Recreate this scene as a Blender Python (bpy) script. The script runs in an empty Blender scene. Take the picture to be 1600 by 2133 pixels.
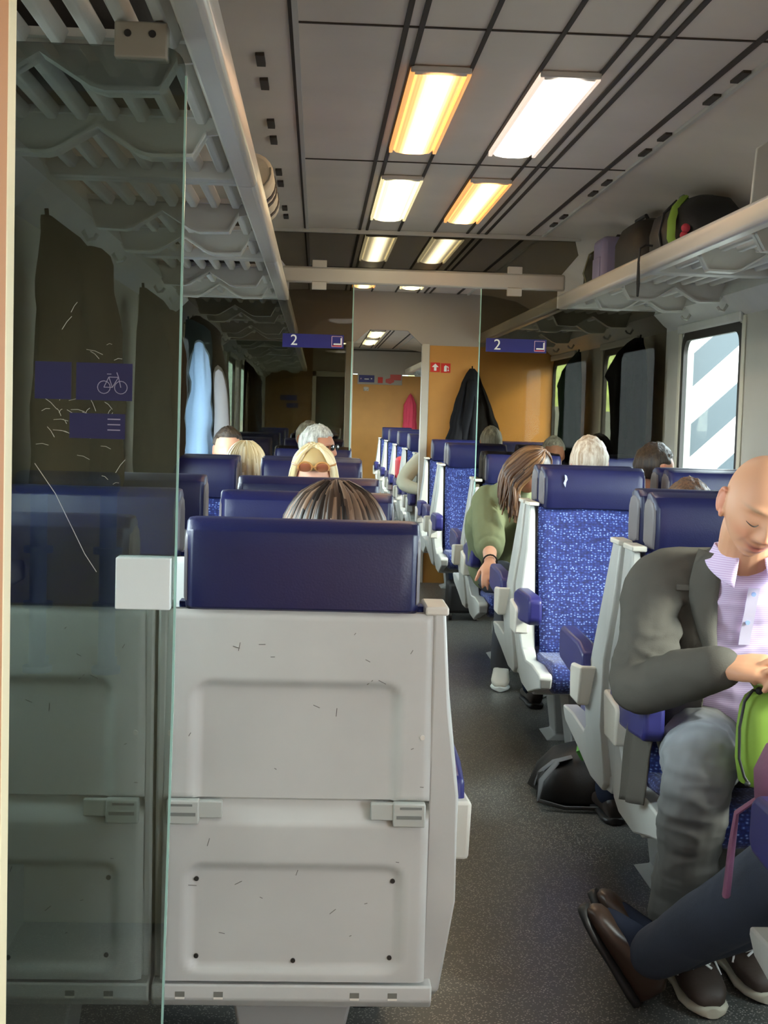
import bpy, bmesh, math, random
from mathutils import Vector, Matrix, noise
random.seed(7)
PI = math.pi
SC = bpy.context.scene
COL = SC.collection

# ------------------------------------------------------------------ camera
def setup_camera():
    yaw, pit, rol = math.radians(2.7816), math.radians(3.9737), 0.029
    fwd = Vector((math.sin(yaw) * math.cos(pit), math.cos(yaw) * math.cos(pit), -math.sin(pit)))
    right = Vector((math.cos(yaw), -math.sin(yaw), 0))
    down = fwd.cross(right)
    c, s = math.cos(rol), math.sin(rol)
    ri = right * c - down * s
    di = right * s + down * c
    m = Matrix((ri, -di, -fwd)).transposed().to_4x4()
    m.translation = Vector((-.565, 0, 1.40))
    cam = bpy.data.cameras.new('camera')
    cam.sensor_fit = 'HORIZONTAL'; cam.sensor_width = 36; cam.lens = 2957 / 1600 * 36
    cam.clip_start = .05; cam.clip_end = 600
    o = bpy.data.objects.new('camera', cam); o.matrix_world = m
    COL.objects.link(o); SC.camera = o
setup_camera()

# ------------------------------------------------------------------ light
SC.view_settings.view_transform = 'Standard'; SC.view_settings.look = 'None'
SC.view_settings.gamma = 1; SC.view_settings.use_curve_mapping = False
SC.view_settings.exposure = 1.6
SKY, SUN, LAMP = 5.6, 2.4, 2.8
w = bpy.data.worlds.new('sky'); SC.world = w; w.use_nodes = True
bg = w.node_tree.nodes['Background']
bg.inputs[0].default_value = (.86, .93, 1.0, 1); bg.inputs[1].default_value = SKY
sl = bpy.data.lights.new('sun', 'SUN'); sl.energy = SUN; sl.angle = math.radians(12); sl.color = (1, .93, .82)
so = bpy.data.objects.new('sun', sl); COL.objects.link(so)
so.rotation_euler = Vector((-.80, .42, -.50)).to_track_quat('-Z', 'Y').to_euler()
try:
    SC.cycles.max_bounces = 10; SC.cycles.transparent_max_bounces = 16
    SC.cycles.diffuse_bounces = 5
except Exception: pass

# ------------------------------------------------------------------ materials
def lin(c):
    if isinstance(c, str):
        c = tuple(int(c[i:i + 2], 16) / 255 for i in (0, 2, 4))
        return tuple(x / 12.92 if x <= .04045 else ((x + .055) / 1.055) ** 2.4 for x in c)
    return tuple(c)
MATS = {}
def mat(name, col, rough=.5, metal=0, spec=.5, bump=0, bscale=60, var=0, vscale=8, sheen=0, coat=0, sss=0):
    if name in MATS: return MATS[name]
    m = bpy.data.materials.new(name); m.use_nodes = True
    nt = m.node_tree; b = nt.nodes['Principled BSDF']
    c = lin(col)
    b.inputs['Base Color'].default_value = (*c, 1); b.inputs['Roughness'].default_value = rough
    b.inputs['Metallic'].default_value = metal; b.inputs['Specular IOR Level'].default_value = spec
    if sheen: b.inputs['Sheen Weight'].default_value = sheen
    if coat: b.inputs['Coat Weight'].default_value = coat
    tc = nt.nodes.new('ShaderNodeTexCoord')
    if var:
        n = nt.nodes.new('ShaderNodeTexNoise'); n.inputs['Scale'].default_value = vscale; n.inputs['Detail'].default_value = 5
        nt.links.new(tc.outputs['Object'], n.inputs['Vector'])
        r = nt.nodes.new('ShaderNodeValToRGB')
        r.color_ramp.elements[0].position = .3; r.color_ramp.elements[1].position = .7
        r.color_ramp.elements[0].color = (*[x * (1 - var) for x in c], 1)
        r.color_ramp.elements[1].color = (*[min(1, x * (1 + var)) for x in c], 1)
        nt.links.new(n.outputs['Fac'], r.inputs['Fac']); nt.links.new(r.outputs['Color'], b.inputs['Base Color'])
    if bump:
        n = nt.nodes.new('ShaderNodeTexNoise'); n.inputs['Scale'].default_value = bscale; n.inputs['Detail'].default_value = 4
        nt.links.new(tc.outputs['Object'], n.inputs['Vector'])
        bp = nt.nodes.new('ShaderNodeBump'); bp.inputs['Strength'].default_value = bump; bp.inputs['Distance'].default_value = .01
        nt.links.new(n.outputs['Fac'], bp.inputs['Height']); nt.links.new(bp.outputs['Normal'], b.inputs['Normal'])
    MATS[name] = m; return m

def fabric_mat():
    m = mat('seat_fabric', '1b2a78', .85, sheen=.3)
    nt = m.node_tree; b = nt.nodes['Principled BSDF']
    tc = nt.nodes.new('ShaderNodeTexCoord'); mp = nt.nodes.new('ShaderNodeMapping')
    mp.inputs['Scale'].default_value = (1.0, 1.3, 1.35)
    v = nt.nodes.new('ShaderNodeTexVoronoi'); v.inputs['Scale'].default_value = 78; v.inputs['Randomness'].default_value = .6
    r = nt.nodes.new('ShaderNodeValToRGB')
    e = r.color_ramp.elements
    e[0].position = .10; e[0].color = (*lin('9fb4e4'), 1)
    e[1].position = .24; e[1].color = (*lin('506ab2'), 1)
    x = e.new(.38); x.color = (*lin('26357f'), 1)
    x = e.new(.8); x.color = (*lin('161d54'), 1)
    nt.links.new(tc.outputs['Object'], mp.inputs[0]); nt.links.new(mp.outputs[0], v.inputs['Vector'])
    nt.links.new(v.outputs['Distance'], r.inputs['Fac']); nt.links.new(r.outputs['Color'], b.inputs['Base Color'])
    bp = nt.nodes.new('ShaderNodeBump'); bp.invert = True; bp.inputs['Strength'].default_value = .35; bp.inputs['Distance'].default_value = .004
    nt.links.new(v.outputs['Distance'], bp.inputs['Height']); nt.links.new(bp.outputs['Normal'], b.inputs['Normal'])
    return m

def floor_mat():
    m = mat('speckled_floor', '4a4c4c', .33)
    nt = m.node_tree; b = nt.nodes['Principled BSDF']
    tc = nt.nodes.new('ShaderNodeTexCoord')
    v = nt.nodes.new('ShaderNodeTexVoronoi'); v.inputs['Scale'].default_value = 140
    r = nt.nodes.new('ShaderNodeValToRGB'); e = r.color_ramp.elements
    e[0].position = .20; e[0].color = (*lin('c9c5ba'), 1)
    e[1].position = .34; e[1].color = (*lin('595a57'), 1)
    nz = nt.nodes.new('ShaderNodeTexNoise'); nz.inputs['Scale'].default_value = 3; nz.inputs['Detail'].default_value = 6
    mx = nt.nodes.new('ShaderNodeMixRGB'); mx.blend_type = 'MULTIPLY'; mx.inputs[0].default_value = .55
    nt.links.new(tc.outputs['Object'], v.inputs['Vector']); nt.links.new(tc.outputs['Object'], nz.inputs['Vector'])
    nt.links.new(v.outputs['Distance'], r.inputs['Fac']); nt.links.new(r.outputs['Color'], mx.inputs[1]); nt.links.new(nz.outputs['Fac'], mx.inputs[2])
    nt.links.new(mx.outputs[0], b.inputs['Base Color'])
    return m

def glass_mat(name, tint, refl=.07, rough=0.0, fk=.25):
    m = bpy.data.materials.new(name); m.use_nodes = True; nt = m.node_tree
    for n in list(nt.nodes):
        if n.type != 'OUTPUT_MATERIAL': nt.nodes.remove(n)
    out = nt.nodes['Material Output']
    t = nt.nodes.new('ShaderNodeBsdfTransparent'); t.inputs[0].default_value = (*tint, 1)
    g = nt.nodes.new('ShaderNodeBsdfGlossy'); g.inputs['Roughness'].default_value = rough
    lw = nt.nodes.new('ShaderNodeLayerWeight'); lw.inputs[0].default_value = .25
    mt = nt.nodes.new('ShaderNodeMath'); mt.operation = 'MULTIPLY_ADD'; mt.inputs[1].default_value = fk; mt.inputs[2].default_value = refl
    mx = nt.nodes.new('ShaderNodeMixShader')
    nt.links.new(lw.outputs['Fresnel'], mt.inputs[0]); nt.links.new(mt.outputs[0], mx.inputs[0])
    nt.links.new(t.outputs[0], mx.inputs[1]); nt.links.new(g.outputs[0], mx.inputs[2]); nt.links.new(mx.outputs[0], out.inputs[0])
    return m

def emit_mat(name, col, strength, stripe=True):
    """lamp diffuser: prismatic cover with the tube showing as a brighter band along its middle"""
    m = bpy.data.materials.new(name); m.use_nodes = True; nt = m.node_tree
    b = nt.nodes['Principled BSDF']; c = lin(col)
    b.inputs['Base Color'].default_value = (*c, 1); b.inputs['Roughness'].default_value = .3
    b.inputs['Emission Color'].default_value = (*c, 1)
    tc = nt.nodes.new('ShaderNodeTexCoord'); sp = nt.nodes.new('ShaderNodeSeparateXYZ')
    ab = nt.nodes.new('ShaderNodeMath'); ab.operation = 'ABSOLUTE'
    mr = nt.nodes.new('ShaderNodeMapRange'); mr.inputs[1].default_value = 0.0; mr.inputs[2].default_value = .058
    mr.inputs[3].default_value = strength * 1.9; mr.inputs[4].default_value = strength * .17; mr.interpolation_type = 'SMOOTHSTEP'
    wv = nt.nodes.new('ShaderNodeMath'); wv.operation = 'SINE'
    ml = nt.nodes.new('ShaderNodeMath'); ml.operation = 'MULTIPLY'; ml.inputs[1].default_value = 620
    ad = nt.nodes.new('ShaderNodeMath'); ad.operation = 'MULTIPLY_ADD'; ad.inputs[1].default_value = .12; ad.inputs[2].default_value = 1
    pr = nt.nodes.new('ShaderNodeMath'); pr.operation = 'MULTIPLY'
    L = nt.links.new
    L(tc.outputs['Object'], sp.inputs[0]); L(sp.outputs['X'], ab.inputs[0]); L(ab.outputs[0], mr.inputs[0])
    L(sp.outputs['X'], ml.inputs[0]); L(ml.outputs[0], wv.inputs[0]); L(wv.outputs[0], ad.inputs[0])
    L(mr.outputs[0], pr.inputs[0]); L(ad.outputs[0], pr.inputs[1]); L(pr.outputs[0], b.inputs['Emission Strength'])
    return m

def hair_mat(name, c0, c1, rough=.45, scale=90):
    if name in MATS: return MATS[name]
    m = mat(name, c0, rough); nt = m.node_tree; b = nt.nodes['Principled BSDF']
    tc = nt.nodes.new('ShaderNodeTexCoord'); mp = nt.nodes.new('ShaderNodeMapping'); mp.inputs['Scale'].default_value = (1, 1, .035)
    n = nt.nodes.new('ShaderNodeTexNoise'); n.inputs['Scale'].default_value = scale; n.inputs['Detail'].default_value = 5; n.inputs['Roughness'].default_value = .65
    r = nt.nodes.new('ShaderNodeValToRGB')
    r.color_ramp.elements[0].position = .38; r.color_ramp.elements[0].color = (*lin(c0), 1)
    r.color_ramp.elements[1].position = .64; r.color_ramp.elements[1].color = (*lin(c1), 1)
    bp = nt.nodes.new('ShaderNodeBump'); bp.inputs['Strength'].default_value = .6; bp.inputs['Distance'].default_value = .01
    L = nt.links.new
    L(tc.outputs['Object'], mp.inputs[0]); L(mp.outputs[0], n.inputs['Vector']); L(n.outputs['Fac'], r.inputs['Fac'])
    L(r.outputs['Color'], b.inputs['Base Color']); L(n.outputs['Fac'], bp.inputs['Height']); L(bp.outputs['Normal'], b.inputs['Normal'])
    return m

def strand_mat(name, c0, c1, c2):
    m = mat(name, c0, .42); nt = m.node_tree; b = nt.nodes['Principled BSDF']
    g = nt.nodes.new('ShaderNodeNewGeometry'); r = nt.nodes.new('ShaderNodeValToRGB')
    r.color_ramp.elements[0].color = (*lin(c0), 1); r.color_ramp.elements[1].color = (*lin(c2), 1)
    e = r.color_ramp.elements.new(.5); e.color = (*lin(c1), 1)
    nt.links.new(g.outputs['Random Per Island'], r.inputs['Fac']); nt.links.new(r.outputs['Color'], b.inputs['Base Color'])
    return m

def attr_mat(name, base, rough=.5):
    m = mat(name, base, rough); nt = m.node_tree; b = nt.nodes['Principled BSDF']
    a = nt.nodes.new('ShaderNodeAttribute'); a.attribute_name = 'tone'
    nt.links.new(a.outputs['Color'], b.inputs['Base Color'])
    b.inputs['Subsurface Weight'].default_value = .08
    b.inputs['Subsurface Radius'].default_value = (.012, .005, .003)
    return m

M_PLASTIC = mat('seat_plastic', 'c6c7c2', .38, var=.05, vscale=5)
M_PLASTIC2 = mat('seat_plastic_edge', 'dcd8cc', .35)
M_LATCH = mat('latch_plastic', 'b9bdb6', .4)
M_LEATHER = mat('navy_leather', '171a48', .40, spec=.5, bump=.06, bscale=240, var=.10, vscale=6)
M_SIDE = mat('headrest_side_vinyl', '6a6468', .45)
M_PAD = mat('armrest_rubber', '2c2c6c', .38, spec=.5)
M_FABRIC = fabric_mat()
M_DARK = mat('dark_metal', '2b2b2c', .5, .3)
M_SLOT = mat('slot_shadow_grey', '77786f', .7)
M_PED = mat('pedestal_grey', '9c9d9a', .45)
M_FLOOR = floor_mat()
M_WALL = mat('wall_laminate', 'b3b0a6', .5, var=.04, vscale=3)
M_CEIL = mat('ceiling_panel', 'dccfc3', .55, var=.05, vscale=3)
M_COVE = mat('cove_panel', '8f8375', .6)
M_GROOVE = mat('ceiling_groove', '3d342c', .7)
M_RACK = mat('rack_grey', 'c6c6c1', .4, var=.04)
M_RAIL = mat('rack_rail', 'c8c3bc', .32, .1)
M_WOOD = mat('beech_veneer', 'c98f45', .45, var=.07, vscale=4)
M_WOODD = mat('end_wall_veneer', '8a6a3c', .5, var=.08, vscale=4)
M_TRIM = mat('cream_trim', 'd9d0ac', .4)
M_RUBBER = mat('window_rubber', '24201c', .5)
M_ALU = mat('aluminium', 'b9b8b2', .3, .6)
M_WHITE = mat('white_plastic', 'e3ebe8', .4)
M_GREY = mat('bulkhead_grey', 'a89e94', .5)
M_PANE = glass_mat('tinted_pane', (.60, .64, .62), .09)
M_MPANE = glass_mat('partition_glass', (.50, .47, .41), .004, fk=.02)
M_WPANE = glass_mat('window_glass', (.90, .95, .93), .02, fk=.06)
M_EDGE = mat('glass_edge', '9fc9bd', .2)
M_SIGN = mat('sign_blue', '1b1c70', .4)
M_LETTER = mat('sign_white', 'f2f2ee', .4)
M_RED = mat('sign_red', 'd22a22', .4)
M_BLACK = mat('black_nylon', '19191a', .55, bump=.1, bscale=200)
M_STRAP = mat('grey_webbing', '5a5c5e', .6)

# ------------------------------------------------------------------ builders
class MB:
    def __init__(s): s.bm = bmesh.new()
    def box(s, x0, x1, y0, y1, z0, z1, mtx=None):
        r = bmesh.ops.create_cube(s.bm, size=1)
        for v in r['verts']:
            v.co = Vector((x0 + (v.co.x + .5) * (x1 - x0), y0 + (v.co.y + .5) * (y1 - y0), z0 + (v.co.z + .5) * (z1 - z0)))
            if mtx: v.co = mtx @ v.co
        return s
    def prism(s, poly, axis, a, b, fn=None):
        """polygon extruded along an axis; poly in the two other axes, in xyz order"""
        def P(p, t):
            q = {'x': (t, p[0], p[1]), 'y': (p[0], t, p[1]), 'z': (p[0], p[1], t)}[axis]
            return Vector(fn(*q) if fn else q)
        va = [s.bm.verts.new(P(p, a)) for p in poly]; vb = [s.bm.verts.new(P(p, b)) for p in poly]
        n = len(poly)
        s.bm.faces.new(va[::-1]); s.bm.faces.new(vb)
        for i in range(n): s.bm.faces.new((va[i], va[(i + 1) % n], vb[(i + 1) % n], vb[i]))
        return s
    def loft(s, rings, closed=True, caps=True):
        vs = [[s.bm.verts.new(Vector(p)) for p in r] for r in rings]
        n = len(rings[0])
        for a, b in zip(vs, vs[1:]):
            for i in range(n if closed else n - 1):
                s.bm.faces.new((a[i], a[(i + 1) % n], b[(i + 1) % n], b[i]))
        if caps and closed:
            s.bm.faces.new(vs[0][::-1]); s.bm.faces.new(vs[-1])
        return s
    def tube(s, pts, r, n=8, caps=True, flat=1.0):
        pts = [Vector(p) for p in pts]; rings = []
        rr = r if isinstance(r, (list, tuple)) else [r] * len(pts)
        up = None
        for i, p in enumerate(pts):
            d = (pts[min(i + 1, len(pts) - 1)] - pts[max(i - 1, 0)]).normalized()
            if up is None:
                up = d.cross(Vector((0, 0, 1)))
                if up.length < .1: up = d.cross(Vector((1, 0, 0)))
            up = (up - d * up.dot(d)).normalized(); q = d.cross(up)
            rings.append([p + (up * math.cos(2 * PI * k / n) + q * flat * math.sin(2 * PI * k / n)) * rr[i] for k in range(n)])
        return s.loft(rings, True, caps)
    def ball(s, c, r, seg=20, rot=None):
        r = r if isinstance(r, (list, tuple, Vector)) else (r, r, r)
        res = bmesh.ops.create_uvsphere(s.bm, u_segments=seg, v_segments=max(8, seg * 2 // 3), radius=1)
        for v in res['verts']:
            p = Vector((v.co.x * r[0], v.co.y * r[1], v.co.z * r[2]))
            if rot: p = rot @ p
            v.co = p + Vector(c)
        return s
    def limb(s, pts, rads, n=16, sub=5):
        """round-ended limb through joints, radii per joint (number or (a, b)), smoothed along its length"""
        P = [Vector(p) for p in pts]; out, ro = [], []
        def cr(a, b, c, d, t): return .5 * ((2 * b) + (c - a) * t + (2 * a - 5 * b + 4 * c - d) * t * t + (3 * b - 3 * c + d - a) * t ** 3)
        R = [r if isinstance(r, (tuple, list)) else (r, r) for r in rads]
        for i in range(len(P) - 1):
            a, b, c, d = P[max(i - 1, 0)], P[i], P[i + 1], P[min(i + 2, len(P) - 1)]
            for k in range(sub):
                t = k / sub; out.append(cr(a, b, c, d, t))
                ro.append(tuple(R[i][j] * (1 - t) + R[i + 1][j] * t for j in (0, 1)))
        out.append(P[-1]); ro.append(R[-1])
        rings = []; up = None; N = len(out)
        for i in range(N):
            d = (out[min(i + 1, N - 1)] - out[max(i - 1, 0)]).normalized()
            if up is None:
                up = Vector((1, 0, 0)) - d * d.x
                if up.length < .2: up = Vector((0, 0, 1)) - d * d.z
            up = (up - d * up.dot(d)).normalized(); q = d.cross(up)
            def ring(cn, f): return [cn + up * math.cos(2 * PI * k / n) * ro[i][0] * f + q * math.sin(2 * PI * k / n) * ro[i][1] * f for k in range(n)]
            rm = max(ro[i])
            if i == 0:
                for a in (80, 55, 28): rings.append(ring(out[i] - d * rm * math.sin(math.radians(a)) * .9, math.cos(math.radians(a))))
            rings.append(ring(out[i], 1))
            if i == N - 1:
                for a in (28, 55, 80): rings.append(ring(out[i] + d * rm * math.sin(math.radians(a)) * .9, math.cos(math.radians(a))))
        return s.loft(rings)
    def grid(s, fn, nu, nv, closed_u=False):
        vs = [[s.bm.verts.new(Vector(fn(i / (nu if closed_u else nu - 1), j / (nv - 1)))) for i in range(nu)] for j in range(nv)]
        for j in range(nv - 1):
            for i in range(nu if closed_u else nu - 1):
                s.bm.faces.new((vs[j][i], vs[j][(i + 1) % nu], vs[j + 1][(i + 1) % nu], vs[j + 1][i]))
        return s
    def mesh(s, name='m'):
        bmesh.ops.recalc_face_normals(s.bm, faces=s.bm.faces)
        me = bpy.data.meshes.new(name); s.bm.to_mesh(me); s.bm.free(); return me
    def build(s, name, m, parent=None, bevel=0, smooth=True, seg=2, ang=40):
        return link(name, s.mesh(name), m, parent, bevel, smooth, seg, ang)

def link(name, me, m, parent=None, bevel=0, smooth=True, seg=2, ang=40):
    ms = m if isinstance(m, (list, tuple)) else [m]
    me.materials.clear()
    for x in ms: me.materials.append(x)
    if smooth:
        me.shade_smooth(); me.set_sharp_from_angle(angle=math.radians(ang))
    o = bpy.data.objects.new(name, me); COL.objects.link(o)
    if parent: o.parent = parent
    if bevel:
        md = o.modifiers.new('bevel', 'BEVEL'); md.width = bevel; md.segments = seg; md.limit_method = 'ANGLE'; md.angle_limit = math.radians(35)
    return o

def tag(o, label, cat, group=None):
    o['label'] = label; o['category'] = cat
    if group: o['group'] = group
    return o
def structure(o, label=None):
    o['kind'] = 'structure'
    if label: o['label'] = label
    return o
def thing(name, label, cat, loc=(0, 0, 0), rz=0, group=None):
    o = bpy.data.objects.new(name, None); COL.objects.link(o); o.empty_display_size = .1
    o.location = loc; o.rotation_euler = (0, 0, rz)
    return tag(o, label, cat, group)
def dup(root, loc, rz=None, label=None, group=None):
    r = root.copy(); COL.objects.link(r); r.location = loc
    if rz is not None: r.rotation_euler = (0, 0, rz)
    if label: r['label'] = label
    if group: r['group'] = group
    for ch in list(root.children):
        c = ch.copy(); COL.objects.link(c); c.parent = r
        for g in list(ch.children):
            d = g.copy(); COL.objects.link(d); d.parent = c
    return r
def fuse(mb, voxel, smooth=3, factor=.5):
    """melt overlapping solids into one continuous skin"""
    me = mb.mesh('tmp'); o = bpy.data.objects.new('tmp', me); COL.objects.link(o)
    r = o.modifiers.new('r', 'REMESH'); r.mode = 'VOXEL'; r.voxel_size = voxel
    if smooth:
        s = o.modifiers.new('s', 'SMOOTH'); s.iterations = smooth; s.factor = factor
    dg = bpy.context.evaluated_depsgraph_get(); dg.update()
    out = bpy.data.meshes.new_from_object(o.evaluated_get(dg))
    bpy.data.objects.remove(o); bpy.data.meshes.remove(me)
    return out
def text_mesh(txt, size, depth=.001):
    c = bpy.data.curves.new('t', 'FONT'); c.body = txt; c.size = size; c.extrude = depth; c.align_x = 'CENTER'; c.align_y = 'CENTER'
    o = bpy.data.objects.new('t', c); COL.objects.link(o)
    dg = bpy.context.evaluated_depsgraph_get(); dg.update()
    me = bpy.data.meshes.new_from_object(o.evaluated_get(dg)); bpy.data.objects.remove(o)
    me.transform(Matrix.Rotation(PI / 2, 4, 'X'))       # stands up, faces -Y
    return me

# ================================================================== THE COACH
WX, Y0, Y1 = 1.38, -1.60, 22.0          # inner wall plane, vestibule back, end wall
WINS = [2.83 + 2.1 * k for k in range(9)]
WZ0, WZ1, WHW = 1.00, 1.865, .535
structure(MB().box(-1.42, 1.42, Y0 - .1, Y1 + .1, -.08, 0).build('floor', M_FLOOR), 'dark grey speckled floor of the coach')
# ceiling: flat middle, arched coves
arch = [(-1.44, 2.02), (-1.36, 2.12), (-1.24, 2.25), (-1.05, 2.35), (-.85, 2.388), (-.66, 2.40), (.66, 2.40), (.85, 2.388), (1.05, 2.35), (1.24, 2.25), (1.36, 2.12), (1.44, 2.02)]
structure(MB().prism([(x, z) for x, z in arch] + [(1.44, 2.55), (-1.44, 2.55)], 'y', Y0 - .1, Y1 + .1).build('ceiling', M_CEIL, ang=30), 'grey-beige panelled ceiling with arched sides')
def strip(name, x0, x1, y0, y1, z0, z1, m, lab=None): return structure(MB().box(x0, x1, y0, y1, z0, z1).build(name, m), lab)
gx = [(-.655, .020), (-.362, .014), (-.322, .014), (-.148, .012), (.048, .012), (.228, .012), (.288, .014), (.332, .014), (.562, .018)]
for i, (x, wd) in enumerate(gx):
    strip('trim_%d' % (i + 1), x - wd / 2, x + wd / 2, Y0, Y1, 2.394, 2.401, M_GROOVE)
for i, y in enumerate([3.74, 5.72, 9.9, 12.0]):
    strip('trim_%d' % (20 + i), -.66, .66, y - .004, y + .004, 2.396, 2.401, M_GROOVE)
for sd in (-1, 1):
    strip('trim_%d' % (30 + sd), *sorted((sd * .640, sd * .655)), Y0, Y1, 2.388, 2.402, M_RAIL)
vent = MB()
for y in [2.6, 3.3, 4.05, 4.35, 4.95, 5.25, 5.95, 6.25, 7.0, 7.3]: vent.box(.615, .638, y, y + .13, 2.392, 2.401); vent.box(-.765, -.740, y, y + .13, 2.385, 2.397)
structure(vent.build('trim_40', M_GROOVE), 'dark air slots along the ceiling edge')

# side walls with window openings
for sd, nm in ((-1, 'left'), (1, 'right')):
    mb = MB(); x0, x1 = sorted((sd * WX, sd * (WX + .02)))
    ex = [c for c in WINS]
    opening = [(c - WHW, c + WHW) for c in ex]
    opening = [(-1.45, .55)] + opening           # vestibule door window
    mb.box(x0, x1, Y0 - .1, Y1 + .1, 0, WZ0); mb.box(x0, x1, Y0 - .1, Y1 + .1, WZ1, 2.2)
    y = Y0 - .1
    for a, b in opening: mb.box(x0, x1, y, a, WZ0, WZ1); y = b
    mb.box(x0, x1, y, Y1 + .1, WZ0, WZ1)
    structure(mb.build('wall_' + nm, M_WALL), 'pale grey laminate side wall with windows')
    # ledge above the windows and blind case
    structure(MB().prism([(sd * WX, 2.03), (sd * 1.30, 2.03), (sd * 1.285, 1.985), (sd * 1.34, 1.93), (sd * WX, 1.90)], 'y', 1.0, Y1).build('trim_%d' % (50 + sd), M_RACK), 'grey ledge under the luggage rack')
    structure(MB().box(*sorted((sd * WX, sd * 1.325)), 1.0, Y1, 0, .16).build('baseboard_' + nm, M_PED))
    structure(MB().box(*sorted((sd * WX, sd * 1.33)), 1.0, Y1, .93, .985).build('trim_%d' % (60 + sd), M_RACK, bevel=.01), 'window sill ledge')
def rrect(cx, cz, hw, hh, r, n=6):
    out = []
    for (sx, sz, a0) in ((1, 1, 0), (-1, 1, 90), (-1, -1, 180), (1, -1, 270)):
        for k in range(n + 1):
            a = math.radians(a0 + 90 * k / n)
            out.append((cx + sx * (hw - r) + r * math.cos(a), cz + sz * (hh - r) + r * math.sin(a)))
    return out
wi = 0
for sd in (-1, 1):
    for c in WINS:
        wi += 1
        zc, hh = (WZ0 + WZ1) / 2, (WZ1 - WZ0) / 2
        mb = MB()
        xo, xi = sd * 1.398, sd * 1.376
        o1 = rrect(c, zc, WHW + .012, hh + .012, .09); i1 = rrect(c, zc, WHW - .035, hh - .035, .075)
        rings = [[(x, p[0], p[1]) for p in q] for x, q in ((xi, o1), (xi, i1), (xo, i1), (xo, o1), (xi, o1))]
        mb.loft(rings, True, False)
        fr = structure(mb.build('window_%d' % wi, M_RUBBER), 'coach window with dark rubber surround')
        g = MB().prism(rrect(c, zc, WHW - .03, hh - .03, .075), 'x', sd * 1.385, sd * 1.388).build('window_pane', M_WPANE, fr)
        rev = MB()
        for s2 in (-1, 1):
            rev.box(*sorted((sd * 1.370, sd * 1.381)), *sorted((c + s2 * (WHW + .012), c + s2 * (WHW + .06))), WZ0 - .02, 1.90)
        rev.build('window_trim', mat('window_reveal', 'cfcbb9', .5), fr, bevel=.006)
        MB().box(*sorted((sd * 1.352, sd * 1.376)), c - WHW - .03, c + WHW + .03, WZ1 + .005, WZ1 + .05).build('blind_case', M_RACK, fr, bevel=.008)

# vestibule: rear wall, side screen beside the viewer
structure(MB().box(-1.42, 1.42, Y0 - .1, Y0, 0, 2.5).build('wall_back', mat('jamb_veneer', 'b98255', .5)))
structure(MB().box(-1.40, -.777, .90, .975, 0, 2.42).build('wall_front', mat('jamb_veneer', 'b98255', .5)), 'veneered jamb of the vestibule doorway')
structure(MB().box(-1.38, -.7765, .975, 1.0, 0, 2.42).build('trim_70', M_TRIM, bevel=.002), 'cream edge strip of the vestibule doorway')
structure(MB().box(.95, 1.40, .93, 1.0, 0, 2.42).build('wall_front_2', mat('jamb_veneer', 'b98255', .5)))
t = thing('leaning_rail', 'blue-grey leaning rail on two posts at the doorway wall', 'rail', (-1.20, 1.06, 0))
M_RAILB = mat('rail_blue_grey', '8ea0b4', .4)
MB().box(-.15, .12, -.055, .02, 1.165, 1.225).build('rest_bar', M_RAILB, t, bevel=.02, seg=3)
for x in (-.085, .095):
    MB().tube([(x, 0, .70), (x, 0, 1.17)], .022, 14).build('post', M_RAILB, t)
    for z in (1.02, .875, .705): MB().tube([(x, 0, z - .008), (x, 0, z + .008)], .038, 14).build('post_collar', M_RAILB, t)
    MB().box(x - .02, x + .02, -.062, .0, .70, .73).build('wall_bracket', M_RAILB, t)
# bulkhead further down the coach
BY = 11.75
structure(MB().prism([(-1.40, 2.42), (-1.40, 1.97), (-.283, 1.97), (-.16, 2.085), (.16, 2.085), (.283, 1.97), (1.40, 1.97), (1.40, 2.42)], 'y', BY, BY + .06).build('wall_bulkhead', M_GREY), 'grey bulkhead header with chamfered opening')
structure(MB().box(.345, 1.40, BY + .005, BY + .055, 0, 1.97).build('wall_bulkhead_panel', M_WOOD), 'orange beech veneer bulkhead panel')
for k, sd in enumerate((-1, 1)):
    structure(MB().box(*sorted((sd * .283, sd * .345)), BY - .01, BY + .07, 0, 1.985).build('trim_%d' % (72 + k), mat('post_grey', 'c4bdb0', .45), bevel=.006), 'pale post of the bulkhead opening')
gp = structure(MB().box(-1.36, -.35, BY + .025, BY + .033, .9, 1.965).build('window_40', M_WPANE), 'clear glass screen in the bulkhead')
# end wall
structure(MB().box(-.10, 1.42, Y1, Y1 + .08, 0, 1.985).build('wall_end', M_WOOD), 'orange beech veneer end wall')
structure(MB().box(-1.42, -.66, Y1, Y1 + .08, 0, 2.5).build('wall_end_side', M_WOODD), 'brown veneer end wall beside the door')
structure(MB().box(-.66, 1.42, Y1 - .005, Y1 + .075, 2.0, 2.5).build('wall_end_header', M_GREY), 'grey panel above the end wall')
strip('trim_80', -.10, 1.40, Y1 - .012, Y1, 2.355, 2.375, M_GROOVE)
d = thing('door_2', 'dark glazed end door at the far end of the coach', 'door', (-.38, Y1 - .02, 0))
del d['category']; structure(d)
MB().box(-.28, -.22, -.02, .06, 0, 2.02).box(.22, .28, -.02, .06, 0, 2.02).box(-.28, .28, -.02, .06, 1.94, 2.02).build('door_frame', mat('post_grey', 'c4bdb0', .45), d, bevel=.005)
MB().box(-.22, .22, .0, .04, 0, 1.94).build('door_leaf', mat('door_dark', '3a4038', .3), d)
MB().box(-.15, .15, -.006, 0, .9, 1.8).build('door_window', mat('door_glass', '5c6a60', .12, spec=.6), d)
MB().tube([(.17, -.03, .95), (.17, -.03, 1.15)], .012).build('door_handle', M_ALU, d)

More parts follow.
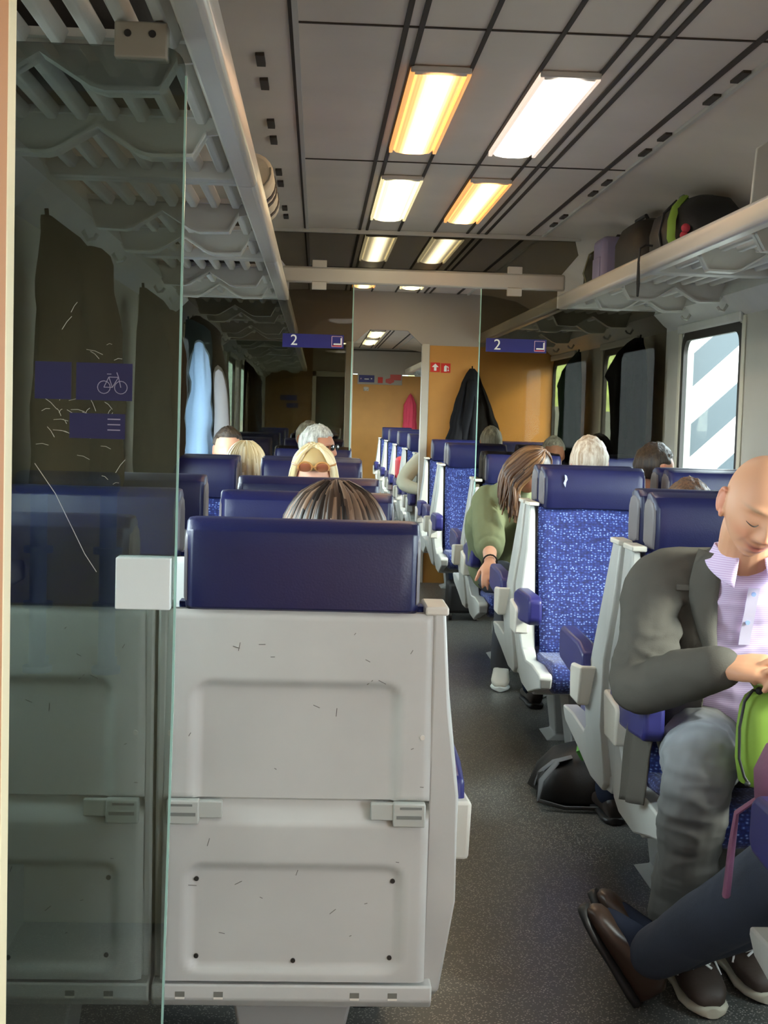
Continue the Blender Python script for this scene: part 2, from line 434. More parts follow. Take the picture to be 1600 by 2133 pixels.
# ------------------------------------------------------------------ ceiling lights
def lamp_mats(n, col, s): return emit_mat('diffuser_' + n, col, s)
LM = {'amber': lamp_mats('amber', 'ffbe74', LAMP * .8), 'white': lamp_mats('white', 'fff1e0', LAMP * 1.5),
      'cream': lamp_mats('cream', 'fff0bd', LAMP), 'pale': lamp_mats('pale', 'f4edd2', LAMP * .75)}
M_LRIM = {k: emit_mat('rim_' + k, c, LAMP * .55) for k, c in (('amber', 'ffb868'), ('white', 'ffe9d6'), ('cream', 'fff0b8'), ('pale', 'f4ecc8'))}
mat_fill = bpy.data.materials.new('fill_diffuser'); mat_fill.use_nodes = True
mat_fill.node_tree.nodes['Principled BSDF'].inputs['Emission Color'].default_value = (1, .98, .95, 1); mat_fill.node_tree.nodes['Principled BSDF'].inputs['Emission Strength'].default_value = 4.5
lamps = [(4.18, 'amber', 'white'), (6.07, 'cream', 'amber'), (8.02, 'pale', 'pale'), (10.0, 'amber', 'cream'), (13.3, 'amber', 'cream'), (15.3, 'pale', 'pale'), (17.3, 'cream', 'cream'), (19.3, 'pale', 'cream')]
words = ['first', 'second', 'third', 'fourth', 'fifth', 'sixth', 'seventh', 'eighth', 'ninth', 'tenth', 'eleventh', 'twelfth']
for i, (y, a, b) in enumerate(lamps):
    for x, k, rw in ((-.235, a, 'window-rack'), (.140, b, 'suitcase-rack')):
        L = 1.22
        desc = {'amber': 'amber glowing', 'white': 'bright white', 'cream': 'cream white', 'pale': 'dim pale'}[k]
        t = thing('ceiling_light', '%s oblong ceiling light, %s of the row nearer the %s' % (desc, words[i], 'rolled mat' if x < 0 else 'green-striped backpack'), 'ceiling light', (x, y, 2.398), 0, 'oblong ceiling lights')
        rings = []
        for q in range(2):
            rings.append([(px, q * L, pz) for px, pz in ((-.075, .0), (-.074, -.010), (-.062, -.020), (-.03, -.025), (.03, -.025), (.062, -.020), (.074, -.010), (.075, .0))])
        MB().loft(rings).build('diffuser', LM[k], t, ang=60)
        for s2 in (-1, 1):
            MB().box(*sorted((s2 * .076, s2 * .088)), -.03, L, -.022, .0).build('side_rim', M_LRIM[k], t)
        MB().box(-.088, .088, -.045, -.0, -.018, .0).build('end_cap', M_RAIL, t, bevel=.004)

for x, y in ((-.30, .20), (.45, .20), (.30, 1.75)):  # unseen lamps, added to brighten the backs of the front seats
    t = thing('ceiling_light', 'round white fill light added to the vestibule, out of view', 'ceiling light', (x, y, 2.398), 0, 'added vestibule fill lights')
    MB().loft([[(r * math.cos(2 * PI * k / 24), r * math.sin(2 * PI * k / 24), z) for k in range(24)] for r, z in ((.17, 0), (.165, -.02), (.12, -.03))]).build('diffuser', mat_fill, t)
# ------------------------------------------------------------------ luggage racks
def make_rack(L, label):
    """module for the right-hand wall: lip at local x=0, wall at x=.60; runs +y; z = 0 at the slat plane"""
    t = thing('luggage_rack', label, 'luggage rack', (0, 0, 0), 0, 'overhead luggage racks')
    MB().prism([(-.010, -.032), (.0, -.044), (.046, -.042), (.052, -.01), (.05, .028), (.03, .036), (.0, .036), (-.010, .026)], 'y', .0, L).build('front_rail', M_RAIL, t, bevel=.006)
    MB().prism([(.55, -.06), (.60, -.06), (.60, .06), (.55, .03)], 'y', .0, L).build('wall_rail', M_RACK, t)
    sl = MB()
    nx = 7; b = [0.02, L / 3, 2 * L / 3, L - .02]
    for a, c in zip(b, b[1:]):
        for k in range(nx):
            x = .085 + k * .066
            sl.prism([(x - .021, .010), (x + .017, .010), (x + .010, -.016), (x - .010, -.016)], 'y', a + .03, c - .03)
    sl.build('slat_grid', M_RACK, t, bevel=.004)
    lobe = [(.03, .015), (.03, -.03), (.075, -.035), (.105, -.088), (.20, -.091), (.225, -.084), (.315, -.028), (.405, -.084), (.43, -.091), (.52, -.088), (.55, -.035), (.57, -.03), (.57, .015)]
    for y in (b[1], b[2]):
        br = MB().prism(lobe, 'y', y - .006, y + .006)
        fl = []
        for i in range(2, len(lobe) - 3):
            (xa, za), (xb, zb) = lobe[i], lobe[i + 1]
            br.prism([(xa, za), (xb, zb), (xb, zb + .008), (xa, za + .008)], 'y', y - .03, y + .03)
        br.box(.04, .56, y - .03, y + .03, .0, .015)
        br.build('bracket', M_RACK, t)
    for y0 in (.0, L - .05):
        MB().box(.04, .56, y0, y0 + .05, -.035, .015).build('cross_beam', M_RACK, t, bevel=.005)
    for y in (b[1], b[2]):
        MB().tube([(.575, y, -.05), (.565, y, -.10), (.55, y, -.125), (.53, y, -.12), (.52, y, -.105)], .007, 8).build('coat_hook', M_ALU, t)
    return t
RZ, RLEN = 2.045, 1.98
rk = make_rack(RLEN, '')
rk_l = None
for i in range(10):
    y = 1.94 + RLEN * i
    if y > 20: continue
    lab = 'slatted grey luggage rack above the %s bay on the bald man\'s side' % words[i]
    if i == 0: rk.location = (.755, y, RZ); rk['label'] = lab
    else: dup(rk, (.755, y, RZ), 0, lab)
    dup(rk, (-.755, y + RLEN, RZ), PI, 'slatted grey luggage rack above the %s bay on the glass-screen side' % words[i])

# ------------------------------------------------------------------ glass screen beside the doorway
gs = thing('glass_screen', 'tinted glass screen with bike sign in front of the grey seat backs', 'glass screen', (-.80, 2.40, 0))
def screen_out():
    pts = [(-.575, .02), (-.012, .02), (.0, .9), (.003, 1.945)]
    for k in range(7):
        a = math.radians(90 * k / 6); pts.append((-.032 + .035 * math.cos(a), 1.955 + .035 * math.sin(a)))
    pts.append((-.575, 1.99)); return pts
MB().prism(screen_out(), 'y', -.004, .004).build('pane', M_PANE, gs)
MB().prism([(-.0125, .02), (-.009, .02), (.003, .9), (.006, 1.945), (.0025, 1.945), (-.0005, .9)], 'y', -.0045, .0045).build('pane_edge', M_EDGE, gs)
MB().box(-.112, -.026, -.02, .02, 1.968, 2.026).build('top_clip', mat('clip_grey', '9b978c', .4), gs, bevel=.003)
for x in (-.09, -.05): MB().tube([(x, -.023, 2.006), (x, -.018, 2.006)], .006, 12).build('clip_screw', M_DARK, gs)
MB().box(-.096, -.004, -.022, .022, 1.06, 1.147).build('clamp_block', M_WHITE, gs, bevel=.002)
MB().box(-.575, -.012, -.02, .02, 0, .03).build('floor_channel', M_ALU, gs)
M_PSIGN = mat('pane_sign_indigo', '24244e', .5)
M_SLINE = mat('pane_sign_line', '9a94a8', .5)
MB().box(-.236, -.176, -.0062, -.0045, 1.408, 1.47).box(-.168, -.075, -.0062, -.0045, 1.408, 1.47).build('bicycle_sign', M_PSIGN, gs)  # indigo sign shapes lying flat on the pane
MB().box(-.178, -.086, -.0062, -.0045, 1.344, 1.386).build('text_sign', M_PSIGN, gs)
bk = MB()
def circ(cx, cz, r, n=16): return [(cx + r * math.cos(2 * PI * k / n), -.0066, cz + r * math.sin(2 * PI * k / n)) for k in range(n + 1)]
for cx in (-.122, -.094): bk.tube(circ(cx, 1.430, .0105), .0007, 5)
for a, b in (((-.122, 1.43), (-.114, 1.447)), ((-.114, 1.447), (-.098, 1.447)), ((-.098, 1.447), (-.094, 1.43)), ((-.114, 1.447), (-.108, 1.430)), ((-.108, 1.43), (-.098, 1.447)), ((-.108, 1.43), (-.122, 1.43)), ((-.117, 1.452), (-.110, 1.452)), ((-.098, 1.447), (-.101, 1.455))):
    bk.tube([(a[0], -.0066, a[1]), (b[0], -.0066, b[1])], .0007, 5)
bk.build('bicycle_icon', M_SLINE, gs)
tl = MB()
for z in (1.376, 1.367, 1.358): tl.box(-.115, -.094, -.007, -.006, z, z + .002)
tl.build('sign_text_lines', M_SLINE, gs)
scr = MB(); rs = random.Random(3)
for k in range(46):
    x, z = rs.uniform(-.235, -.10), rs.gauss(1.40, .06); a = rs.choice([0, .1, -.3, 1.0, 2.2, 2.6]) + rs.uniform(-.2, .2); l = rs.uniform(.008, .03)
    scr.tube([(x, -.0045, z), (x + l * .5 * math.cos(a), -.0045, z + l * .5 * math.sin(a) + .002), (x + l * math.cos(a), -.0045, z + l * math.sin(a))], .00045, 4)
scr.tube([(-.235, -.0045, 1.30), (-.20, -.0045, 1.25), (-.15, -.0045, 1.15), (-.13, -.0045, 1.12)], .0006, 4)
scr.build('scratches', mat('scratch_white', 'b8b4a6', .7), gs)

# ------------------------------------------------------------------ mid partition with glass and class signs
PYm = 7.86
mp = thing('glass_partition', 'mid-coach glass partition with cross bar spanning between the luggage racks', 'partition', (0, PYm, 0))
MB().box(-.78, .78, -.02, .02, 2.10, 2.19).build('cross_bar', M_RAIL, mp, bevel=.012)
MB().box(-.86, .86, -.018, .018, 2.375, 2.40).build('ceiling_rail', M_RAIL, mp, bevel=.003)
MB().prism([(-.76, 2.19), (.76, 2.19), (.85, 2.30), (.83, 2.376), (-.83, 2.376), (-.85, 2.30)], 'y', -.003, .003).build('upper_pane', M_MPANE, mp)
for nm, x0, x1, xe in (('pane', -1.36, -.385, -.385), ('pane', .318, 1.36, .318)):
    q = MB().box(x0, x1, -.003, .003, .95, 2.005)
    if x0 < 0: q.box(-.74, -.385, -.003, .003, 2.005, 2.10)
    else: q.box(.318, .74, -.003, .003, 2.005, 2.10)
    pn = q.build('lower_pane', M_MPANE, mp)
    MB().box(xe - .003, xe + .003, -.0035, .0035, .95, 2.10).build('pane_edge', M_EDGE, pn)
for x in (-.575, .50):
    MB().box(x - .04, x + .04, -.026, .026, 2.065, 2.108).build('clip', M_RAIL, mp, bevel=.003)
    MB().box(x - .04, x + .04, -.026, .026, 2.185, 2.225).build('clip', M_RAIL, mp, bevel=.003)
for x, nm, lb in ((-.60, 'glass-screen', ''), (.521, 'bald man', '')):
    t = thing('class_sign', 'blue class sign reading 2 above the %s' % ('sunglasses woman' if x < 0 else 'woman in green cardigan'), 'sign', (x, PYm - .008, 1.785 if x < 0 else 1.794), 0, 'class signs on the partition')
    t.rotation_euler = (0, 0, 0)
    MB().box(-.168, .168, -.003, .003, -.037, .037).build('sign_plate', M_SIGN, t)
    me = text_mesh('2', .082); me.transform(Matrix.Translation((-.105, -.0042, .0))); link('number_two', me, M_LETTER, t, smooth=False)
    ic = MB()
    for a, b in (((-.028, .028), (.028, .028)), ((.028, .028), (.028, -.028)), ((.028, -.028), (-.028, -.028)), ((-.028, -.028), (-.028, .028))):
        ic.tube([(.130 + a[0], -.0042, a[1]), (.130 + b[0], -.0042, b[1])], .002, 5)
    ic.build('icon_frame', mat('icon_pink', 'c9a0b8', .4), t)
    MB().box(.150, .158, -.0045, -.003, -.012, .02).box(.112, .156, -.0045, -.003, -.018, -.010).build('seat_icon', M_LETTER, t)
    MB().box(.106, .154, -.0045, -.003, -.026, -.021).build('icon_bar', M_RED, t)

# ------------------------------------------------------------------ seats
def sst(t): t = max(0, min(1, t)); return t * t * (3 - 2 * t)
def rr_sdf(x, z, cx, cz, hw, hh, r):
    qx, qz = abs(x - cx) - hw + r, abs(z - cz) - hh + r
    return math.hypot(max(qx, 0), max(qz, 0)) + min(max(qx, qz), 0) - r
def back_depth(x, z):
    d = 0
    s = rr_sdf(x, z, -.004, .79, .186, .117, .028)
    if z > .69: d = max(d, .013 * sst((.004 - s) / .014))
    s = rr_sdf(x, z, .0, .470, .197, .100, .028)
    d = max(d, .012 * sst((.004 - s) / .016))
    if .645 < z < .694 and abs(x) < .237: d = max(d, .024 * min(1, (z - .645) / .040) * sst((.694 - z) / .006))
    return d
def make_seat(side, backpanel=True):
    """seat facing +y; rear plane at y=.03; side=+1/-1: aisle cheek on that side, 0: window seat"""
    t = thing('train_seat', '', 'train seat', (0, 0, 0), 0, 'train seats')
    W = .243
    nx, nz = 62, 120
    def sh(u, v):
        x = -W + 2 * W * u; z = .352 + .686 * v
        y = .03 + back_depth(x, z)
        ed = min(W - abs(x), 1.038 - z); y += .008 * (1 - sst(ed / .010)); return (x, y, z)
    b = MB().grid(sh, nx, nz)
    b.box(-W, W, .056, .075, .352, 1.036)
    b.build('back_shell', M_PLASTIC, t, ang=50)
    base = MB().prism([(.028, .346), (.026, .318), (.042, .300), (.10, .294), (.36, .29), (.40, .305), (.40, .346)], 'x', -.2575, .2575)
    bf = base.build('base_frame', M_PLASTIC, t, bevel=.004)
    for x in (-.205, -.135, .115, .185):
        MB().box(x - .0085, x + .0085, .0255, .030, .319, .333).build('slot_shade', M_SLOT, bf)  # dark grey box stands in for the shade inside a square hole
        MB().prism([(.0262, .319), (.0245, .3195), (.0262, .326)], 'x', x - .0085, x + .0085).build('slot_lit_edge', M_PLASTIC2, bf)  # paler wedge stands in for the lit lower edge of the hole
    pe = MB().loft([[(-.11, .07, .292), (.11, .07, .292), (.11, .34, .292), (-.11, .34, .292)], [(-.098, .09, .22), (.098, .09, .22), (.098, .31, .22), (-.098, .31, .22)], [(-.075, .12, .02), (.075, .12, .02), (.075, .28, .02), (-.075, .28, .02)], [(-.12, .08, .0), (.12, .08, .0), (.12, .32, .0), (-.12, .32, .0)]])
    pe.build('pedestal', M_PED, t, bevel=.006)
    # backrest cushion (reclined) and seat cushion
    def br(u, v):
        x = (u - .5) * 2 * .225; k = 1 - abs(2 * u - 1) ** 6
        z = .44 + .605 * v
        y = .285 - .145 * v + .020 * math.cos(v * PI * 1.6) * .6 - .0
        y += .014 * (1 - k) * -1 - .012 * math.exp(-((abs(x) - .2) / .03) ** 2) * -1
        return (x, y - (.02 if v in (0, 1) else 0), z)
    b = MB().grid(br, 26, 24)
    b.box(-.225, .225, .085, .13, .42, 1.045)
    b.build('backrest', M_FABRIC, t, ang=70)
    def qc(x, y): return x * abs(x)
    ck = MB()
    prof = [(.16, .36), (.62, .345), (.675, .36), (.70, .40), (.695, .44), (.665, .462), (.60, .468), (.40, .452), (.24, .448), (.16, .46)]
    ck.prism(prof, 'x', -.235, .235); ck.build('seat_cushion', M_FABRIC, t, bevel=.022, seg=4)
    # headrest
    hp = [(.025, 1.042), (.022, 1.15), (.030, 1.182), (.060, 1.200), (.105, 1.202), (.150, 1.190), (.172, 1.160), (.176, 1.09), (.168, 1.03), (.13, 1.022), (.06, 1.03)]
    h = MB()
    rings = []
    for x, f in ((-.212, .55), (-.208, .8), (-.198, .95), (-.175, 1), (.0, .97), (.175, 1), (.198, .95), (.208, .8), (.212, .55)):
        cy, cz = .098, 1.11
        ff = f
        rings.append([(x, cy + (y - cy) * ff - (.012 if (abs(x) < .1 and y > .1) else 0), cz + (z - cz) * (.9 + .1 * ff)) for y, z in hp])
    h.loft(rings)
    ho = h.build('headrest', M_LEATHER, t, bevel=.006, seg=2, ang=60)
    for s_ in (-1, 1):
        MB().loft([[(s_ * x, .098 + (y - .098) * f, 1.11 + (z - 1.11) * f) for y, z in hp] for x, f in ((.207, .84), (.2135, .76), (.2145, .5))]).build('side_pad', M_SIDE, ho, bevel=.002)
    # side cheeks
    def cheek(s, aisle):
        xo = [(1.05, .262 if aisle else .257), (.80, .280 if aisle else .257), (.66, .304 if aisle else .257), (.55, .308 if aisle else .257), (.42, .29 if aisle else .257), (.28, .268 if aisle else .257)]
        def xz(z):
            for (za, xa), (zb, xb) in zip(xo, xo[1:]):
                if zb <= z <= za: return xb + (xa - xb) * (z - zb) / (za - zb)
            return xo[0][1] if z > 1 else xo[-1][1]
        def fn(x, y, z): return (s * (xz(z) if x > .5 else .2395), y, z)
        poly = [(.032, 1.045), (.13, 1.043), (.145, 1.00), (.175, .86), (.21, .70), (.235, .56), (.27, .46), (.33, .425), (.52, .44), (.695, .432), (.705, .415), (.685, .375), (.50, .335), (.30, .285), (.12, .29), (.07, .32), (.05, .5), (.04, .7), (.034, .86)]
        if aisle:
            MB().prism(poly, 'x', 0, 1, fn).build('side_panel', M_PLASTIC, t, bevel=.006)
            MB().box(*sorted((s * .225, s * .268)), .03, .15, 1.036, 1.052).build('panel_cap', M_PLASTIC2, t, bevel=.004)
            MB().prism([(.17, .655), (.33, .64), (.345, .625), (.335, .53), (.20, .53)], 'x', s * .28, s * .338).build('armrest_housing', M_PLASTIC2, t, bevel=.008)
        else:
            MB().prism(poly[:7] + [(.24, .42), (.12, .30), (.07, .32), (.04, .7)], 'x', 0, 1, fn).build('side_panel', M_PLASTIC, t, bevel=.005)
    def pad(x):
        MB().prism([(.20, .635), (.21, .690), (.30, .712), (.59, .716), (.618, .70), (.622, .625), (.60, .605), (.40, .590), (.25, .585)], 'x', x - .027, x + .027).build('armrest_pad', M_PAD, t, bevel=.012, seg=3)
    cheek(1, side == 1); cheek(-1, side == -1)
    if side == 1: pad(.30)
    elif side == -1: pad(-.30)
    else: pad(.232)
    return t
protos = {s: make_seat(s) for s in (1, -1, 0)}
used = set()
def latch_set(t):
    for s in (-1, 1):
        MB().box(*sorted((s * .135, s * .178)), .020, .036, .659, .690).build('latch_tongue', M_LATCH, t, bevel=.002)
        l = MB().box(*sorted((s * .176, s * .235)), .014, .036, .648, .692)
        l.build('latch', M_LATCH, t, bevel=.003)
        MB().box(*sorted((s * .188, s * .228)), .012, .0145, .682, .686).box(*sorted((s * .182, s * .228)), .012, .0145, .664, .670).build('latch_slot', mat('slot_grey', '7d817c', .5), t)
    for x, z in ((-.180, .540), (.180, .540), (-.178, .395), (.178, .395), (.0, .388)):
        MB().tube([(x, .039, z), (x, .043, z)], .0045, 10).build('panel_screw', mat('screw_dark', '3a3a38', .4, .5), t)
    for x in (-.232, .226):
        MB().tube([(x, .026, .812), (x, .032, .812)], .0045, 10).build('shell_screw', M_PLASTIC2, t)
    sc = MB(); r2 = random.Random(5)
    for k in range(26):
        x, z = r2.uniform(-.2, .23), r2.uniform(.4, 1.0); a = r2.uniform(-.5, .5) + (0 if k % 3 else 1.2); l = r2.uniform(.004, .016)
        y = .03 + back_depth(x, z) - .0004
        sc.tube([(x, y, z), (x + l * math.cos(a), .03 + back_depth(x + l * math.cos(a), z + l * math.sin(a)) - .0004, z + l * math.sin(a))], .0006, 4)
    sc.build('scuff_marks', mat('scuff', '6d6c66', .8), t)
SIDE_NM = {1: "bald man's side", -1: "sunglasses woman's side"}
def seat(x, y, away, label):
    rz = 0 if away else PI
    wnd = abs(x) > .8
    if wnd: s = 0
    else: s = (-1 if x > 0 else 1) * (1 if away else -1)
    p = protos[s]
    grp = 'train seats on the ' + SIDE_NM[1 if x > 0 else -1]
    if s not in used and not (y < 2.6 and x < 0):
        used.add(s); p.location = (x, y, 0); p.rotation_euler = (0, 0, rz); p['label'] = label; p['group'] = grp; return p
    return dup(p, (x, y, 0), rz, label, grp)
AX, WXs = .585, 1.105
PAIRS_R = [4.04, 5.97, 8.0, 10.28]
far = [12.95, 14.6, 16.5, 18.6, 20.6]
pn = ['the bald man\'s', 'the torn-mark headrest', 'the green cardigan woman\'s', 'the black-coat', 'the bulkhead']
for kind, x in (('aisle', AX), ('window', WXs)):
    if kind == 'aisle': seat(x, 1.95, True, 'blue aisle seat with only cushion tip showing beside brown loafers')
    for i, y in enumerate(PAIRS_R):
        who = ['under the seated bald man', 'empty with white scratch on shiny headrest', 'of the woman in green cardigan', 'in front of the black coat on the orange panel'][i]
        if kind == 'aisle':
            sq = seat(x, y, False, 'blue patterned aisle seat ' + who)
            if i == 1: MB().prism([(.120, 1.165), (.128, 1.170), (.126, 1.150), (.132, 1.135), (.124, 1.118), (.121, 1.140), (.116, 1.150)], 'y', .168, .1765).build('scratch_mark', mat('scratch_pale', 'b9c0dc', .6), sq)
            seat(x, y, True, ['blue aisle seat back to back with the bald man', 'aisle seat of the white-haired head, back to the scratched headrest', 'blue aisle seat just beyond the glass partition, facing away', 'aisle seat facing the orange bulkhead panel'][i])
        else:
            seat(x, y, False, ['window seat next to the bald man', 'empty window seat beside the scratched headrest', 'window seat next to the woman in green cardigan', 'window seat under the black coat on orange panel'][i])
            seat(x, y, True, ['window seat back to back with the one beside the bald man', 'window seat of the dark-haired man in profile', 'window seat just beyond the glass partition', 'window seat facing the orange bulkhead panel'][i])
    seat(x, 11.70, False, '%s seat with its back against the orange bulkhead panel' % kind)
for i, y in enumerate(far):
    seat(AX, y, False, '%s aisle seat beyond the bulkhead post, facing the vestibule' % words[i])
    if i < 4: seat(AX, y, True, '%s aisle seat beyond the bulkhead post, facing the end wall' % words[i])
frontA = None
for kind, x in (('aisle', -AX), ('window', -WXs)):
    for i, y in enumerate((2.52, 3.42, 4.20)):
        lb = [['grey-backed navy aisle seat in front, full back panel showing', 'navy aisle seat partly hidden by the brown-haired head', 'navy aisle seat under the sunglasses woman\'s forehead'],
              ['grey-backed navy seat behind the tinted glass screen', 'blue window seat showing through glass above white clamp', 'dark navy window seat two rows beyond the glass screen']][kind == 'window'][i]
        t = seat(x, y, True, lb)
        if i == 0: latch_set(t)
    for i, y in enumerate((6.10, 8.0, 10.28, 12.6, 14.5, 16.4)):
        seat(x, y, False, '%s seat facing the vestibule, %s row beyond the brown-haired woman' % (kind, words[i]))
        if i < 5: seat(x, y, True, '%s seat facing the end wall, %s row beyond the brown-haired woman' % (kind, words[i]))
for s in (1, -1, 0):
    if s not in used: bpy.data.objects.remove(protos[s])











# ------------------------------------------------------------------ luggage on the racks
def sup(hw, hd, n=24, e=.45):
    out = []
    for k in range(n):
        a = 2 * PI * k / n; c, s = math.cos(a), math.sin(a)
        out.append((hw * math.copysign(abs(c) ** e, c), hd * math.copysign(abs(s) ** e, s)))
    return out
def soft(mb, cx, cy, rows, e=.5, wob=.03, seed=1, n=24):
    """upright soft block: rows of (z, half width x, half depth y, dx, dy)"""
    rings = []
    for z, hw, hd, dx, dy in rows:
        r = []
        for x, y in sup(hw, hd, n, e):
            f = 1 + wob * noise.noise(Vector((x * 9 + seed * 7, y * 9, z * 9)))
            r.append((cx + dx + x * f, cy + dy + y * f, z))
        rings.append(r)
    mb.loft(rings); return mb
RS = RZ + .018
t = thing('backpack', 'black hiking backpack with green stripe on the overhead rack', 'backpack', (.985, 5.90, RS))
b = MB(); soft(b, 0, 0, [(.0, .12, .28, 0, 0), (.02, .15, .32, 0, 0), (.12, .16, .33, 0, 0), (.19, .14, .29, .0, 0), (.24, .09, .22, .01, 0), (.262, .04, .12, .01, 0)], .6, .10, 2)
b.build('bag_body', M_BLACK, t, ang=80)
M_LIME = mat('lime_fabric', '86a83c', .65)
MB().tube([(-.13, -.20, .02), (-.158, -.22, .07), (-.155, -.21, .14), (-.13, -.17, .20), (-.085, -.12, .246)], .022, 8, flat=.5).build('green_stripe', M_LIME, t)
MB().tube([(-.15, -.06, .02), (-.165, -.05, .10), (-.145, -.03, .19), (-.09, -.02, .246)], .012, 8, flat=.4).build('compression_strap', M_STRAP, t)
MB().tube([(-.04, .0, .258), (-.05, .03, .275), (-.05, .08, .275), (-.04, .11, .256)], .008, 8).build('haul_loop', M_STRAP, t)
for y in (-.25, -.19): MB().box(-.172, -.150, y, y + .02, .02, .04).build('buckle', mat('buckle_grey', 'a8aaa4', .4), t)
MB().ball((-.12, -.30, .10), .018).ball((-.125, -.295, .072), .016).build('red_pompom', mat('pompom_red', 'c23a4a', .7), t)
t = thing('travel_bag', 'dark holdall between the green-striped backpack and the lavender case', 'bag', (.985, 6.62, RS))
b = MB(); soft(b, 0, 0, [(.0, .13, .26, 0, 0), (.02, .15, .28, 0, 0), (.17, .15, .28, 0, 0), (.235, .13, .25, 0, 0), (.255, .08, .18, 0, 0)], .4, .06, 5)
b.build('bag_body', mat('dark_brown_nylon', '26211c', .6, bump=.1), t, ang=80)
MB().tube([(-.06, -.12, .245), (-.07, -.10, .275), (-.07, .10, .275), (-.06, .12, .245)], .009, 8).build('carry_handle', M_BLACK, t)
t = thing('suitcase', 'lavender grey suitcase standing on the rack by the partition', 'suitcase', (.965, 7.19, RS))
MB().box(-.14, .14, -.12, .12, .0, .25).build('case_shell', mat('lavender_fabric', '8b84a6', .6, bump=.05), t, bevel=.03, seg=3)
MB().box(-.146, -.138, -.085, .085, .04, .15).build('front_pocket', mat('lavender_fabric', '8b84a6', .6), t, bevel=.004)
MB().tube([(-.05, 0, .245), (-.04, 0, .265), (.04, 0, .265), (.05, 0, .245)], .008).build('handle', M_DARK, t)
t = thing('small_backpack', 'brown and green small backpack beside the partition bar', 'backpack', (.99, 7.53, RS))
b = MB(); soft(b, 0, 0, [(.0, .13, .15, 0, 0), (.02, .155, .17, 0, 0), (.14, .155, .17, 0, 0), (.22, .12, .14, 0, 0), (.26, .06, .08, 0, 0)], .6, .10, 9)
b.build('bag_body', mat('olive_nylon', '3d3a2c', .6, bump=.1), t, ang=80)
MB().tube([(-.155, -.06, .03), (-.18, -.06, .10), (-.15, -.05, .20), (-.08, -.04, .25)], .012, 8, flat=.4).build('shoulder_strap', mat('olive_strap', '6d6a52', .6), t)
t = thing('hanging_strap', 'black loop strap dangling from the rack rail', 'strap', (.742, 5.75, RZ + .05))
MB().tube([(.03, 0, .012), (.0, 0, .014), (-.022, 0, .0), (-.026, .0, -.06), (-.024, .012, -.14), (-.024, .0, -.19), (-.024, -.014, -.14), (-.026, -.004, -.06)], .005, 6).build('strap_loop', M_BLACK, t)
t = thing('rack_end_board', 'pale upright end board on the rack by the bald man\'s window', 'board', (1.02, 4.62, RS))
MB().prism([(-.20, .0), (.22, .0), (.22, .14), (.05, .24), (-.14, .26), (-.185, .23)], 'y', -.008, .008).build('board_panel', M_RACK, t, bevel=.004)
t = thing('rolled_mat', 'cream rolled sleeping mat with dark straps on the rack rail', 'rolled mat', (-.80, 4.75, RZ + .128))
mt = MB(); mt.tube([(0, 0, 0), (0, .72, 0)], .070, 20); mt.build('mat_roll', mat('mat_cream', 'd8cdb4', .6, bump=.15, bscale=40), t, bevel=.012, ang=50)
for y in (.18, .30, .55): MB().tube([(0, y, 0), (0, y + .055, 0)], .0725, 20).build('mat_strap', mat('strap_brown', '3a2a20', .6), t)
sp = MB(); sp.tube([(a * .0095 * math.cos(a), -.002, a * .0095 * math.sin(a)) for a in [k * .35 for k in range(20)]], .003, 5); sp.build('roll_end', mat('mat_grey', '8c8778', .7), t)
t = thing('duffel_bag', 'dark duffel bag lying on the slats behind the glass screen', 'bag', (-1.07, 3.1, RS))
b = MB(); soft(b, 0, 0, [(.0, .17, .42, 0, 0), (.02, .20, .45, 0, 0), (.12, .20, .45, 0, 0), (.185, .15, .40, 0, 0), (.205, .08, .30, 0, 0)], .6, .08, 4)
b.build('bag_body', mat('dark_brown_nylon', '26211c', .6), t, ang=80)
MB().tube([(.1, -.2, .19), (.12, -.15, .225), (.12, .15, .225), (.1, .2, .19)], .011, 8).build('carry_handle', M_BLACK, t)
t = thing('rucksack', 'dark brown rucksack on the rack past the rolled mat', 'rucksack', (-1.04, 6.6, RS))
b = MB(); soft(b, 0, 0, [(.0, .17, .25, 0, 0), (.02, .20, .28, 0, 0), (.13, .20, .28, 0, 0), (.21, .14, .2, 0, 0), (.235, .07, .12, 0, 0)], .6, .1, 6)
b.build('bag_body', mat('dark_umber_nylon', '332820', .6), t, ang=80)
MB().tube([(.195, -.1, .03), (.215, -.1, .12), (.15, -.08, .20)], .012, 8, flat=.4).build('shoulder_strap', M_STRAP, t)

